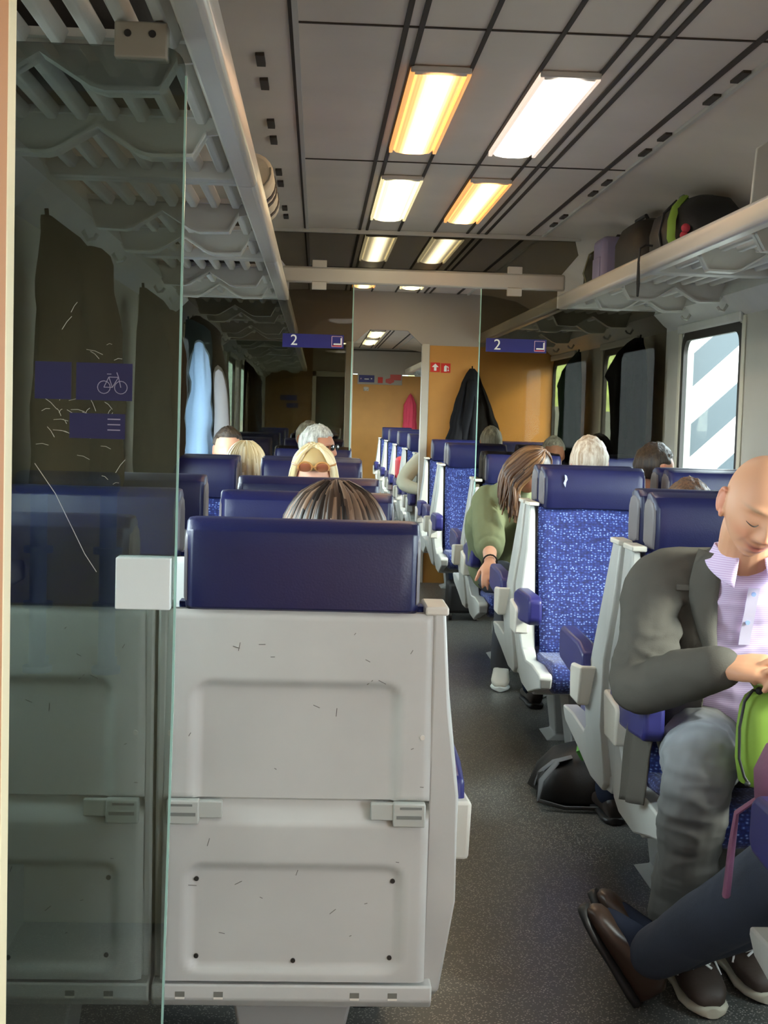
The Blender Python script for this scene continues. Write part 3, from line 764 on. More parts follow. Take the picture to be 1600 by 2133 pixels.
# ------------------------------------------------------------------ coats on hooks
def coat(name, label, cat, m, hook, u, n, rows, folds=7, amp=.10, seed=1, extra=None):
    """hanging garment: rows of (drop below hook, reach one way, reach other way, thickness)"""
    t = thing(name, label, cat, hook); U, N = Vector(u), Vector(n); N_ = 56; rings = []
    rr = []
    for i in range(len(rows) - 1):
        for k in range(4):
            f = k / 4; rr.append(tuple(a * (1 - f) + b * f for a, b in zip(rows[i], rows[i + 1])))
    rr.append(rows[-1])
    for dz, a, b, d in rr:
        r = []
        for k in range(N_):
            th = 2 * PI * k / N_; c, s = math.cos(th), math.sin(th)
            fo = 1 + 1.5 * amp * min(1, dz * 5) * (math.sin(folds * th + seed + dz * 3) + .6 * math.sin((folds * 2 + 1) * th + seed * 2 - dz * 5)) + .16 * noise.noise(Vector((c * 2.5 + seed, s * 2.5, dz * 7)))
            ou = 1 + .10 * noise.noise(Vector((seed * 3, c, dz * 9)))
            p = U * ((b if c > 0 else a) * c * ou) + N * (d * .5 * (1 + s * fo)) + Vector((0, 0, -dz + .012 * math.sin(3 * th + seed) * min(1, dz)))
            q = p.dot(N)
            if q < .004: p += N * (.004 - q)
            r.append(p)
        rings.append(r)
    MB().loft(rings).build('coat_body', m, t, ang=80)
    MB().tube([Vector((0, 0, -.03)) + N * .02, Vector((0, 0, .02)) + N * .015], .006, 6).build('hanging_loop', m, t)
    if extra: extra(t, U, N)
    return t
M_CB = mat('coat_black', '232325', .6, spec=0, bump=.05, bscale=60)
def sleeve(m, u0, drop0, drop1, du, out, r=.055):
    def f(t, U, N):
        MB().limb([U * u0 + N * out - Vector((0, 0, drop0)), U * (u0 + du * .5) + N * (out + .02) - Vector((0, 0, (drop0 + drop1) / 2)), U * (u0 + du) + N * out - Vector((0, 0, drop1))], [r, r * .85, r * .7]).build('sleeve', m, t)
    return f
R_ = (-1, 0, 0); L_ = (1, 0, 0); YU = (0, 1, 0)
coat('jacket', 'black jacket hanging between the white window and the green field window', 'jacket', M_CB, (1.318, 8.24, 1.88), YU, R_,
     [(.0, .05, .05, .05), (.03, .10, .12, .09), (.08, .20, .20, .13), (.16, .26, .34, .15), (.215, .29, .50, .15), (.25, .28, .36, .15), (.38, .26, .28, .15), (.52, .27, .30, .14), (.72, .30, .36, .13), (.76, .28, .34, .11)], 6, .14, 2, sleeve(M_CB, -.12, .16, .66, .02, .11, .06))
coat('jacket', 'dark green jacket hanging by the window beyond the partition', 'jacket', mat('coat_green', '26332e', .6, spec=0, bump=.05), (1.318, 10.2, 1.88), YU, R_,
     [(.0, .03, .03, .03), (.06, .10, .12, .08), (.14, .18, .25, .12), (.24, .24, .45, .13), (.30, .24, .33, .13), (.45, .26, .28, .12), (.74, .30, .40, .12), (.78, .28, .36, .10)], 6, .12, 5)
coat('coat', 'black coat hanging against the orange bulkhead panel', 'coat', M_CB, (.70, BY - .006, 1.79), (1, 0, 0), (0, -1, 0),
     [(.0, .02, .02, .02), (.04, .05, .05, .06), (.12, .09, .08, .11), (.25, .13, .14, .13), (.45, .18, .22, .14), (.62, .21, .26, .14), (.66, .20, .25, .12)], 7, .16, 3, sleeve(M_CB, .0, .14, .6, -.06, .10, .05))
coat('jacket', 'pink child-size jacket hanging on the orange end wall', 'jacket', mat('coat_pink', 'e0526a', .6, spec=0, bump=.05), (.86, Y1 - .03, 1.70), (1, 0, 0), (0, -1, 0),
     [(.0, .02, .02, .02), (.05, .05, .05, .06), (.16, .10, .09, .10), (.35, .11, .10, .11), (.56, .11, .11, .10)], 5, .14, 1)
M_LB = mat('coat_light_blue', '9fc0e4', .5, spec=0, bump=.25, bscale=25)
def blue_extra(t, U, N):
    mg = mat('coat_grey_panel', '9a989a', .6, spec=0, bump=.05)
    MB().limb([U * -.10 + N * .16 - Vector((0, 0, .10)), U * -.15 + N * .205 - Vector((0, 0, .3)), U * -.17 + N * .225 - Vector((0, 0, .52)), U * -.18 + N * .23 - Vector((0, 0, .76))], [.035, .048, .045, .05]).build('sleeve', mg, t)
    MB().tube([U * .02 + N * .18 - Vector((0, 0, .1)), U * .03 + N * .235 - Vector((0, 0, .4)), U * .05 + N * .225 - Vector((0, 0, .74))], .012, 6).build('zip_edge', mat('zip_dark', '3b3d52', .6), t)
    MB().limb([N * .06 - Vector((0, 0, .02)), N * .12 - Vector((0, 0, .10)), N * .13 - Vector((0, 0, .17))], [.05, .085, .06]).build('hood', mg, t)
coat('jacket', 'light blue jacket with grey sleeve hanging beside the glass screen edge', 'jacket', M_LB, (-1.318, 8.05, 1.89), YU, L_,
     [(.0, .06, .06, .05), (.03, .10, .10, .12), (.08, .17, .17, .18), (.20, .22, .24, .20), (.40, .24, .26, .22), (.60, .26, .28, .22), (.76, .28, .30, .23), (.79, .26, .28, .21)], 7, .12, 4, blue_extra)
M_CBR = mat('coat_brown', '3a2c1e', .65, spec=0, bump=.05)
coat('coat', 'dark brown coat hanging behind the bicycle sign', 'coat', M_CBR, (-1.318, 3.88, 1.90), YU, L_,
     [(.0, .03, .03, .03), (.05, .08, .08, .10), (.14, .17, .17, .17), (.30, .24, .26, .20), (.5, .30, .30, .21), (.72, .36, .34, .21), (.78, .34, .32, .19)], 7, .13, 6, sleeve(M_CBR, -.10, .14, .68, -.08, .15, .06))
coat('coat', 'dark brown coat hanging between the bicycle sign and the blue jacket', 'coat', mat('coat_umber', '2c241c', .65, spec=0, bump=.05), (-1.318, 5.98, 1.89), YU, L_,
     [(.0, .03, .03, .03), (.05, .08, .08, .10), (.14, .16, .17, .16), (.30, .22, .26, .18), (.45, .26, .32, .18), (.70, .28, .30, .18), (.77, .26, .28, .16)], 7, .13, 8, sleeve(M_CBR, -.10, .14, .62, -.05, .13, .055))
coat('coat', 'dark brown coat on the window wall beyond the partition', 'coat', mat('coat_dark_far', '2e2418', .65, spec=0), (-1.318, 14.4, 1.88), YU, L_,
     [(.0, .03, .03, .03), (.06, .08, .08, .10), (.2, .2, .2, .17), (.5, .28, .30, .18), (.72, .32, .32, .17)], 6, .12, 9)

# ------------------------------------------------------------------ small signs
def sign(name, label, loc, w, h, m, marks=None):
    t = thing(name, label, 'sign', loc)
    MB().box(-w / 2, w / 2, -.004, 0, -h / 2, h / 2).build('sign_plate', m, t, bevel=.001)
    if marks:
        for k, (nm, polys, mm) in enumerate(marks):
            q = MB()
            for p in polys: q.prism(p, 'y', -.0065, -.0035)
            q.build(nm, mm, t)
    return t
sy = BY + .004
sign('fire_sign', 'red square sign with white up arrow on orange panel', (.395, sy, 1.792), .078, .078, M_RED, [('arrow', [[(-.010, -.028), (.010, -.028), (.010, .004), (-.010, .004)], [(-.028, .002), (.028, .002), (.0, .030)]], M_LETTER)])
sign('fire_sign', 'red square sign with white extinguisher on orange panel', (.482, sy, 1.788), .078, .078, M_RED, [('extinguisher', [[(-.014, -.028), (.008, -.028), (.008, .012), (-.003, .022), (-.014, .012)], [(.0, .02), (.022, .012), (.026, -.004), (.020, -.004), (.016, .006), (-.002, .026)], [(.014, -.024), (.026, -.024), (.024, -.008), (.018, -.014)]], M_LETTER)])
ey = Y1 - .004
t = thing('notice_board', 'pale notice strip with blue and red marks on the end wall', 'notice', (.38, ey, 1.915))
MB().box(-.345, .345, -.006, 0, -.075, .085).build('board', M_GREY, t, bevel=.002)
MB().box(-.325, -.085, -.010, -.005, -.045, .065).build('blue_notice', M_SIGN, t)
MB().box(-.30, -.285, -.013, -.009, .0, .02).build('notice_mark', mat('icon_pink', 'c9a0b8', .4), t)
MB().box(-.24, -.17, -.013, -.009, .0, .012).box(-.14, -.12, -.013, -.009, .004, .02).build('notice_text', M_LETTER, t)
MB().box(-.03, .045, -.010, -.005, -.05, .04).build('red_notice', M_RED, t)
MB().prism([(.09, -.04), (.16, -.06), (.22, -.03), (.22, .0), (.33, .0), (.33, .085), (.16, .085), (.16, .03), (.09, .01)], 'y', -.010, -.005).build('red_emergency_mark', mat('sign_red_pale', 'c8524e', .4), t)
t = thing('coat_hook', 'white double coat hook under the notice strip', 'hook', (.17, ey, 1.77))
MB().box(-.03, .03, -.008, 0, -.03, .03).build('hook_plate', M_RAIL, t, bevel=.004)
for s in (-1, 1): MB().tube([(s * .02, -.006, -.01), (s * .03, -.05, -.03), (s * .035, -.07, .0), (s * .035, -.065, .02)], .008, 8).build('hook_arm', M_RAIL, t)
t = thing('wall_sign', 'dark blue notice on the brown end wall, upper of two', 'sign', (-1.02, ey, 1.60)); MB().box(-.13, .13, -.004, 0, -.04, .04).build('sign_plate', M_SIGN, t)
t = thing('wall_sign', 'dark blue notice on the brown end wall, lower of two', 'sign', (-.96, ey, 1.48)); MB().box(-.09, .09, -.004, 0, -.035, .035).build('sign_plate', M_SIGN, t)

# ------------------------------------------------------------------ outside
M_FIELD = mat('rape_field', '5a6a14', .9, var=.35, vscale=.12)
M_CONC = mat('concrete', '5c605c', .8, var=.08, vscale=1.5)
structure(MB().box(-300, 300, -60, 420, -1.35, -1.2).build('ground', mat('trackside_gravel', '55554e', .95, var=.15, vscale=.5)))
structure(MB().prism([(75, -1.3), (165, 9.5), (200, 9.5), (200, -1.3)], 'x', 12, 120).build('field', M_FIELD), 'bright green and yellow field on a slope outside')
hm = MB()
hm.grid(lambda u, v: (-80 + 400 * u, 330 + 20 * v, (-1.3 if v < .5 else 14 + 7 * noise.noise(Vector((u * 6, 1, 0)))) if v < .9 else -1.3), 60, 3)
structure(hm.build('hills', mat('hazy_hills', '5d6b68', .95)))
t = thing('noise_barrier', 'grey concrete noise barrier outside the green field window', 'barrier', (0, 60, -1.2))
MB().box(9.5, 45, 0, .3, 0, 2.95).build('barrier_panels', M_CONC, t)
for i in range(8): MB().box(9.5 + i * 4.5, 9.8 + i * 4.5, -.15, .4, 0, 3.1).build('barrier_post', M_CONC, t)
t = thing('building', 'white building with diagonal bands outside the bald man\'s window', 'building', (6.9, 30, -1.2))
MB().box(0, 9, 0, 1.2, 0, 13).build('facade', mat('facade_white', 'c9c8c2', .8), t)
for i in range(-1, 6):
    z0 = i * 1.5 + .3
    MB().prism([(.42, z0), (1.75, z0 + 1.25), (1.75, z0 + 1.95), (.42, z0 + .7)], 'y', -.05, .05).build('window_band', mat('band_glass', '2c363b', .3), t)
MB().box(.0, .36, -.5, 0, 0, 12).build('corner_pillar', mat('pillar_grey', '74766f', .8), t)

# ================================================================== PEOPLE
M_SKIN = attr_mat('skin', 'd9a080', .5)
M_SKIN.node_tree.nodes['Principled BSDF'].inputs['Specular IOR Level'].default_value = .4
def G(a, b, ca, cb, sa, sb): return math.exp(-((a - ca) / sa) ** 2 - ((b - cb) / sb) ** 2)
def head_surface(d, smile=0):
    x, y, z = d
    p = Vector((.0745 * x, .097 * y, .115 * z))
    if z < 0:
        t = -z
        p.x *= 1 - .30 * t ** 1.6
        if y < 0: p.y *= 1 - .42 * t
        else: p.y *= 1 - .06 * t
    else:
        p.x *= 1 + .03 * math.sin(z * PI); p.y += -.012 * z * (1 - z) * 4 * .5
    if y > 0:
        f = min(1, y * 2.2); X, Z = p.x, p.z; dy = 0
        ramp = max(0, min(1, (.020 - Z) / .052)) * (1 if Z > -.036 else max(0, 1 - (-.036 - Z) / .014))
        dy += .027 * math.exp(-(X / (.0085 + .006 * max(0, min(1, (.01 - Z) / .045)))) ** 2) * ramp
        for s in (-1, 1):
            dy += .009 * G(X, Z, s * .0135, -.034, .0075, .008)
            dy += -.0115 * G(X, Z, s * .031, .006, .019, .013)
            dy += .0065 * G(X, Z, s * .031, .001, .013, .0085)
            dy += .0070 * G(X, Z, s * .029, .024, .024, .008)
            dy += .0065 * G(X, Z, s * .044, -.026, .018, .016)
            dy += .005 * smile * G(X, Z, s * .036, -.046, .013, .014)
            dy += -.0035 * G(X - s * .012 * (-Z - .05) * 20, Z, s * .031, -.056, .0045, .018)
            dy += -.003 * G(X, Z, s * .028, -.069, .006, .006)
        zz = Z - .006 * smile * (X / .025) ** 2 * 1.5
        dy += .0050 * G(X, zz, 0, -.0635, .020, .0050)
        dy += .0062 * G(X, zz, 0, -.0785, .0165, .0058)
        dy += -.0065 * G(X, zz, 0, -.0705, .027, .0024)
        dy += -.004 * G(X, Z, 0, -.091, .02, .006)
        dy += .0085 * G(X, Z, 0, -.106, .019, .012)
        p.y += dy * f
    return p
def add_head(mb, H, n=(64, 48), smile=0, ears=True):
    def fn(u, v):
        th = 2 * PI * u; ph = PI * (v - .5) * .995
        return H @ head_surface(Vector((math.cos(th) * math.cos(ph), math.sin(th) * math.cos(ph), math.sin(ph))), smile)
    k = len(mb.bm.verts)
    mb.grid(fn, n[0], n[1], True)
    mb.bm.verts.ensure_lookup_table(); nu = n[0]
    mb.bm.faces.new([mb.bm.verts[k + i] for i in range(nu)][::-1])
    mb.bm.faces.new([mb.bm.verts[len(mb.bm.verts) - nu + i] for i in range(nu)])
    if ears:
        rot = H.to_3x3().normalized()
        for s in (-1, 1):
            er = rot @ Matrix.Rotation(s * .45, 3, 'Z')
            sc = H.to_scale().x
            mb.ball(H @ Vector((s * .076, -.010, -.010)), (.007 * sc, .018 * sc, .029 * sc), 14, er)
            pts = [H @ Vector((s * (.080 + .004 * math.sin(a)), -.012 - .017 * math.sin(a), -.006 + .027 * math.cos(a))) for a in [(-.5 + 3.6 * q / 9) for q in range(10)]]
            mb.tube(pts, .0052 * sc, 8)
            mb.ball(H @ Vector((s * .076, -.002, -.034)), (.006 * sc, .008 * sc, .010 * sc), 10, er)
def paint(me, H, base='d9a284', lips='bd7066', cheek='d98f74', ear='d27a60', rest=None, brow=None, stubble=None):
    """skin tones by place: lips, ears, cheeks differ from the rest"""
    at = me.color_attributes.new('tone', 'FLOAT_COLOR', 'POINT'); Hi = H.inverted()
    B, Lp, Ck, Er = [Vector(lin(c)) for c in (base, lips, cheek, ear)]
    BW = Vector(lin(brow)) if brow else None
    vals = []
    for v in me.vertices:
        p = Hi @ v.co; c = B.copy()
        if p.length < .2:
            if abs(p.x) > .0775 and abs(p.z) < .05: c = c.lerp(Er, .6)
            if p.y > .03:
                for s in (-1, 1): c = c.lerp(Ck, .55 * G(p.x, p.z, s * .043, -.036, .02, .018))
                c = c.lerp(Ck, .5 * G(p.x, p.z, 0, -.032, .012, .012))
                zz = p.z - .009 * (p.x / .025) ** 2
                c = c.lerp(Lp, min(1, 1.2 * G(p.x, zz, 0, -.0712, .023, .0105)))
                if BW:
                    for s in (-1, 1): c = c.lerp(BW, min(.8, 1.1 * G(p.x, p.z - .1 * (abs(p.x) - .03), s * .031, .0235, .018, .0042)))
        vals.extend((*c, 1))
    at.data.foreach_set('color', vals)
def HM(pos, fwd, up=(0, 0, 1), scale=1):
    """head frame: +y looks along fwd"""
    f = Vector(fwd).normalized(); u = Vector(up); u = (u - f * u.dot(f)).normalized(); r = f.cross(u)
    return Matrix.Translation(Vector(pos)) @ Matrix((r, f, u)).transposed().to_4x4() @ Matrix.Scale(scale, 4)
def add_hand(mb, wrist, f, n, side, curl=.5, sc=1.0, spread=.06, thumb=(.62, .62, -.35), lengths=(.074, .082, .076, .060)):
    """palm and five fingers: f runs to the fingertips, n out of the back of the hand, side puts the thumb"""
    f = Vector(f).normalized(); n = Vector(n); n = (n - f * n.dot(f)).normalized(); s = f.cross(n) * side; W = Vector(wrist)
    rings = []
    for t, a, b, dn in ((-.035, .024, .019, 0), (.0, .026, .0185, 0), (.02, .031, .0175, .001), (.05, .040, .0165, .004), (.078, .042, .0145, .005), (.095, .039, .011, .003)):
        rings.append([W + f * t * sc + n * dn * sc + (s * a * math.copysign(abs(math.cos(q)) ** .7, math.cos(q)) + n * b * math.copysign(abs(math.sin(q)) ** .7, math.sin(q))) * sc for q in [2 * PI * k / 18 for k in range(18)]])
    mb.loft(rings)
    for i in range(4):
        off = (.0305 - .0205 * i); b0 = W + (f * (.088 - (.0, -.004, .0, .009)[i]) + s * off + n * .003) * sc
        d = (f + s * spread * (1.5 - i)).normalized(); L = lengths[i] * sc; pts = [b0 - d * .018 * sc, b0]; rad = [.0095 * sc, .0092 * sc]
        ang = 0; p = b0.copy(); cv = curl[i] if isinstance(curl, (list, tuple)) else curl
        for j, (fr, cr) in enumerate(((.45, .55), (.30, .9), (.25, .6))):
            ang += cv * cr; q = d * math.cos(ang) - n * math.sin(ang); p = p + q * L * fr; pts.append(p.copy()); rad.append((.0086, .0077, .0064)[j] * sc)
        mb.limb(pts, rad, 10, 4)
    tb = W + (f * .022 + s * .026 - n * .004) * sc; td = (f * thumb[0] + s * thumb[1] + n * thumb[2]).normalized()
    t2 = (td + f * .35 - s * .15).normalized()
    mb.limb([tb - td * .012 * sc, tb + td * .034 * sc, tb + td * .034 * sc + t2 * .03 * sc, tb + td * .034 * sc + t2 * .055 * sc], [.0135 * sc, .0118 * sc, .0105 * sc, .0082 * sc], 10, 4)
def wrinkle(me, amp, scale, stretch=(1, 1, 1), seed=0, ridged=True, mask=None):
    nn = [v.normal.copy() for v in me.vertices]
    for v, n in zip(me.vertices, nn):
        q = Vector((v.co.x * stretch[0], v.co.y * stretch[1], v.co.z * stretch[2])) * scale + Vector((seed, seed * 2, 0))
        h = noise.noise(q) + .5 * noise.noise(q * 2.1)
        if ridged: h = .6 - abs(h) * 1.5
        v.co += n * amp * h * (mask(v.co) if mask else 1)
def shoe(name, heel, fwd, m, msole, parent, L=.28, wdt=.048, up=(0, 0, 1), laces=None, height=.075):
    f = Vector(fwd).normalized(); u = Vector(up); u = (u - f * u.dot(f)).normalized(); r = f.cross(u); P = Vector(heel)
    def ring(t, w, h, lift=0.0, e=.75):
        return [P + f * t + r * (w * math.copysign(abs(math.cos(a)) ** .8, math.cos(a))) + u * (lift + h * .5 + h * .5 * math.copysign(abs(math.sin(a)) ** e, math.sin(a))) for a in [2 * PI * k / 20 for k in range(20)]]
    k = L / .28
    up_ = MB().loft([ring(-.004, wdt * .4, height * .6, .018), ring(.0, wdt * .62, height * .95, .018), ring(.03 * k, wdt * .82, height * 1.2, .018), ring(.075 * k, wdt * .86, height * 1.3, .018), ring(.13 * k, wdt * .92, height * .98, .018), ring(.19 * k, wdt, height * .72, .018), ring(.235 * k, wdt * .92, height * .58, .018), ring(.265 * k, wdt * .68, height * .45, .018), ring(.278 * k, wdt * .36, height * .26, .018)])
    o = up_.build(name, m, parent, ang=80)
    so_ = MB().loft([ring(-.010, wdt * .45, .024), ring(-.004, wdt * .74, .026), ring(.03 * k, wdt * .92, .026), ring(.12 * k, wdt * .88, .024), ring(.20 * k, wdt * 1.08, .024), ring(.25 * k, wdt * .94, .025), ring(.280 * k, wdt * .62, .026), ring(.289 * k, wdt * .34, .024)])
    so_.build('sole', msole, o, ang=60)
    if laces:
        lc = MB()
        def hh(t): return height * (1.34 - 3.9 * (t - .075)) + .020
        def sp(t, s_, h): return P + f * t * k + r * s_ + u * h
        for q in range(4):
            t0 = .120 + q * .021
            for sg_ in (-1, 1):
                lc.tube([sp(t0, -.024 * sg_, hh(t0) - .010), sp(t0 + .008, 0, hh(t0 + .008) + .003), sp(t0 + .016, .024 * sg_, hh(t0 + .016) - .010)], .0032, 6)
        for s_ in (-1, 1):
            lc.tube([sp(.10, 0, hh(.10) + .004), sp(.095, s_ * .03, hh(.095) + .022), sp(.12, s_ * .058, hh(.12) + .010), sp(.135, s_ * .040, hh(.135) - .004), sp(.10, 0, hh(.10) + .004)], .003, 6)
            lc.tube([sp(.10, 0, hh(.10) + .004), sp(.15, s_ * .035, hh(.15) + .002), sp(.18, s_ * .054, hh(.18) - .04)], .0028, 6)
        lc.build('laces', laces, o)
    return o

def person(name, label, J, H, mats, voxel=.009, smile=0, hair=None, sleeves=1, smooth=3, shoes=True, extra_body=None, headres=(44, 34), skin='d6a083', hands=True, parts=True, base_paint=None):
    """one seated figure. J: joints in world coordinates; H: head frame"""
    m = MB()
    neck, chest, pel = J['neck'], J['chest'], J['pelvis']
    add_head(m, H, headres, smile)
    hd = H.translation; fwd = H.to_3x3().normalized() @ Vector((0, 1, 0)); upv = H.to_3x3().normalized() @ Vector((0, 0, 1)); k = H.to_scale().x
    m.limb([neck, hd - upv * .075 * k - fwd * .018 * k, hd - upv * .02 - fwd * .02], [.056, .054 * k, .05 * k], 16, 4)
    m.limb([pel, (pel + chest) * .5, chest, neck - Vector((0, 0, .045))], [(.145, .105), (.135, .10), (.15, .105), (.06, .055)], 20, 5)
    for s in 'LR':
        m.limb([chest.lerp(J['sh' + s], .35) + Vector((0, 0, .06)), J['sh' + s], J['el' + s], J['wr' + s]], [.06, .052, .041, .027], 12, 4)
        m.limb([pel.lerp(J['hip' + s], .6), J['hip' + s], J['kn' + s], J['an' + s]], [.08, .082, .058, .038], 12, 4)
        m.limb([J['an' + s], J['an' + s].lerp(J['to' + s], .35) - Vector((0, 0, .01)), J['to' + s]], [.034, .034, .026], 10, 3)
        if hands:
            fd = J.get('hf' + s) or (J['wr' + s] - J['el' + s]); nn = J.get('hn' + s) or Vector((0, 0, 1))
            add_hand(m, J['wr' + s], fd, nn, J.get('hs' + s, 1 if s == 'R' else -1), J.get('hc' + s, .5))
    if extra_body: extra_body(m)
    me = fuse(m, voxel, smooth)
    paint(me, H, skin, **(base_paint or {}))
    body = link(name, me, M_SKIN, None, ang=90)
    tag(body, label, 'person')
    if not parts: return body
    # shirt
    c = MB(); inf = J.get('inf', .018)
    c.limb([pel + Vector((0, 0, .02)), (pel + chest) * .5, chest, neck - Vector((0, 0, .05))], [(.145 + inf, .108 + inf), (.14 + inf, .105 + inf), (.155 + inf, .108 + inf), (.07 + inf, .058 + inf)], 20, 5)
    for s in 'LR':
        w_ = J['wr' + s] if sleeves == 1 else J['el' + s].lerp(J['wr' + s], .25)
        w_ = J['el' + s].lerp(w_, .93)
        c.limb([chest.lerp(J['sh' + s], .3) + Vector((0, 0, .06)), J['sh' + s], J['el' + s], w_], [.075, .056 + inf, .046 + inf, .034 + inf * .7], 14, 5)
    me = fuse(c, max(.007, voxel), 4); wrinkle(me, .005, 9, (1, 1, .6), hash(label) % 17)
    link('shirt', me, mats['shirt'], body, ang=90)
    c = MB()
    c.limb([pel + Vector((0, 0, .06)), pel + Vector((0, 0, .0))], [(.160, .122), (.155, .12)], 18, 4)
    for s in 'LR':
        c.limb([pel.lerp(J['hip' + s], .5), J['hip' + s], J['kn' + s], J['an' + s] + Vector((0, 0, .02))], [.09, .098, .074, .060], 14, 5)
    me = fuse(c, max(.007, voxel), 4); wrinkle(me, .005, 8, (1, 1, .6), 3)
    link('trousers', me, mats['trousers'], body, ang=90)
    if shoes:
        for s in 'LR':
            f = (J['to' + s] - J['an' + s]); f.z = 0; f.normalize(); hl = J['an' + s] - f * .055; hl.z = 0.002
            shoe('shoe', hl, f, mats['shoe'], mats.get('sole', M_DARK), body)
    if hair: hair(body, H)
    return body

def cap_hair(m, vol=1.10, front=.42, low=-.35, tex=.05, seed=0, ear=.25):
    """short hair: a shell over the skull, pulled inside the skin over the face"""
    def f(body, H):
        def fn(u, v):
            th = 2 * PI * u; ph = PI * (v - .5) * .995
            d = Vector((math.cos(th) * math.cos(ph), math.sin(th) * math.cos(ph), math.sin(ph)))
            p = head_surface(d)
            face = d.y > .10 + .25 * abs(d.x) and d.z < front + .15 * d.y
            side = d.y > -.25 and d.z < ear and abs(d.x) > .3
            lowb = d.z < low
            k = vol + tex * noise.noise(d * 4 + Vector((seed, 0, 0))) + tex * .6 * noise.noise(Vector((d.x * 14, d.y * 14, d.z * 4 + seed)))
            if face or side or lowb: k = .86
            return H @ (p * k)
        mb = MB(); mb.grid(fn, 56, 44, True); mb.bm.verts.ensure_lookup_table()
        n = 56; L = len(mb.bm.verts)
        mb.bm.faces.new([mb.bm.verts[i] for i in range(n)][::-1]); mb.bm.faces.new([mb.bm.verts[L - n + i] for i in range(n)])
        mb.build('hair', m, body, ang=90)
    return f
def long_hair(m, length=.30, vol=1.10, front=.40, seed=0, spread=.03, strands=34, part=True, back_only=False, fine=False):
    def f(body, H):
        mb = MB()
        def fn(u, v):
            th = 2 * PI * u; ph = PI * (v - .5) * .995
            d = Vector((math.cos(th) * math.cos(ph), math.sin(th) * math.cos(ph), math.sin(ph)))
            p = head_surface(d)
            face = d.y > .05 + .3 * abs(d.x) and d.z < front + .1 * d.y
            k = vol + .02 * noise.noise(d * 3 + Vector((seed, 0, 0)))
            if face or d.z < -.55: k = .85
            return H @ (p * k)
        mb.grid(fn, 44, 34, True); mb.bm.verts.ensure_lookup_table()
        L = len(mb.bm.verts); n = 44
        mb.bm.faces.new([mb.bm.verts[i] for i in range(n)][::-1]); mb.bm.faces.new([mb.bm.verts[L - n + i] for i in range(n)])
        r = random.Random(seed)
        a0, a1 = (-.15 * PI, 1.15 * PI) if not back_only else (.05 * PI, .95 * PI)
        for i in range(strands):
            a = a0 + (a1 - a0) * (i + r.uniform(.2, .8)) / strands      # round the back of the head
            cx, cy = math.cos(a), -math.sin(a)
            ln = length * r.uniform(.85, 1.1)
            top = H @ Vector((cx * .02, cy * .02, .117 * vol)); t2 = H @ Vector((cx * .056 * vol, cy * .068 * vol, .092 * vol)); mid = H @ Vector((cx * .076 * vol, cy * .092 * vol, .035)); low = H @ Vector((cx * (.080 * vol + spread * .4), cy * (.085 * vol + spread * .3), -.06))
            end = H @ Vector((cx * (.078 + spread), cy * (.08 + spread * .5) - .01, -.06)); end = end - Vector((0, 0, ln)) + Vector((r.uniform(-.01, .01), r.uniform(-.01, .01), 0))
            mb.limb([top, t2, mid, low, low.lerp(end, .5) + Vector((r.uniform(-.008, .008), r.uniform(-.008, .008), 0)), end], [x * (.8 if fine else 1) for x in (.010, .014, .017, .017, .015, .006)], 8, 5)
        if fine:
            mb = MB(); mb.grid(fn, 44, 34, True)
            for i in range(strands * 5):
                a = a0 + (a1 - a0) * r.random(); cx, cy = math.cos(a), -math.sin(a); lift = vol * r.uniform(1.0, 1.045); q = r.uniform(.0, .03)
                pt = [H @ Vector((cx * q, cy * q - .01, .117 * lift)), H @ Vector((cx * .045 * lift, cy * .054 * lift, .099 * lift)), H @ Vector((cx * .066 * lift, cy * .082 * lift, .066 * lift)), H @ Vector((cx * .077 * lift, cy * .094 * lift, .02)), H @ Vector((cx * (.080 * lift + spread * .4), cy * (.085 * lift + spread * .3), -.06))]
                e_ = H @ Vector((cx * (.078 * lift + spread), cy * (.08 * lift + spread * .5) - .01, -.06)) - Vector((r.uniform(-.02, .02), r.uniform(-.02, .02), length * r.uniform(.7, 1.1)))
                mb.limb(pt + [pt[-1].lerp(e_, .5) + Vector((r.uniform(-.012, .012), r.uniform(-.012, .012), 0)), e_], [x * r.uniform(.7, 1.4) for x in (.003, .006, .008, .009, .009, .007, .003)], 6, 3)
            mb.build('hair', m, body, ang=90); return
        me = fuse(mb, .0055, 1, .35)
        link('hair', me, m, body, ang=90)
    return f

def sit(x, yc, f, top, hx=None, hy=None, yaw=0, nod=0, lean=0):
    """joints of a figure sitting on the seat whose pair centre is yc, facing f (+1 away from the viewer)"""
    hx = x if hx is None else hx; hy = yc + f * .345 if hy is None else hy
    pz = .625
    hz = top - .122
    J = {'pelvis': Vector((x, yc + f * .42, pz)), 'chest': Vector((x * .6 + hx * .4, yc + f * (.36 + lean * .6), hz - .33)), 'neck': Vector((hx, hy - f * .015, hz - .145))}
    for s, q in (('L', -1), ('R', 1)):
        q *= f
        J['sh' + s] = J['chest'] + Vector((q * .155, f * .01, .08)); J['el' + s] = J['chest'] + Vector((q * .150, f * .12, -.17))
        J['wr' + s] = Vector((x + q * .07, yc + f * .66, .70)); J['hip' + s] = J['pelvis'] + Vector((q * .085, f * .03, -.04))
        J['kn' + s] = Vector((x + q * .10, yc + f * .84, .56)); J['an' + s] = Vector((x + q * .10, yc + f * .80, .085)); J['to' + s] = J['an' + s] + Vector((0, f * .15, -.05))
    cy = math.sin(yaw); H = HM((hx, hy, hz), (cy * f, math.cos(yaw) * f, -math.tan(nod)))
    return J, H
def cloth(n, c, r=.75): return mat(n, c, r, spec=0, bump=.08, bscale=120, var=.06, vscale=6)
T_DARK = cloth('trouser_navy', '2a2f3c'); T_GREY = cloth('trouser_grey', '55565a'); SH_D = mat('shoe_dark', '2a221e', .4)
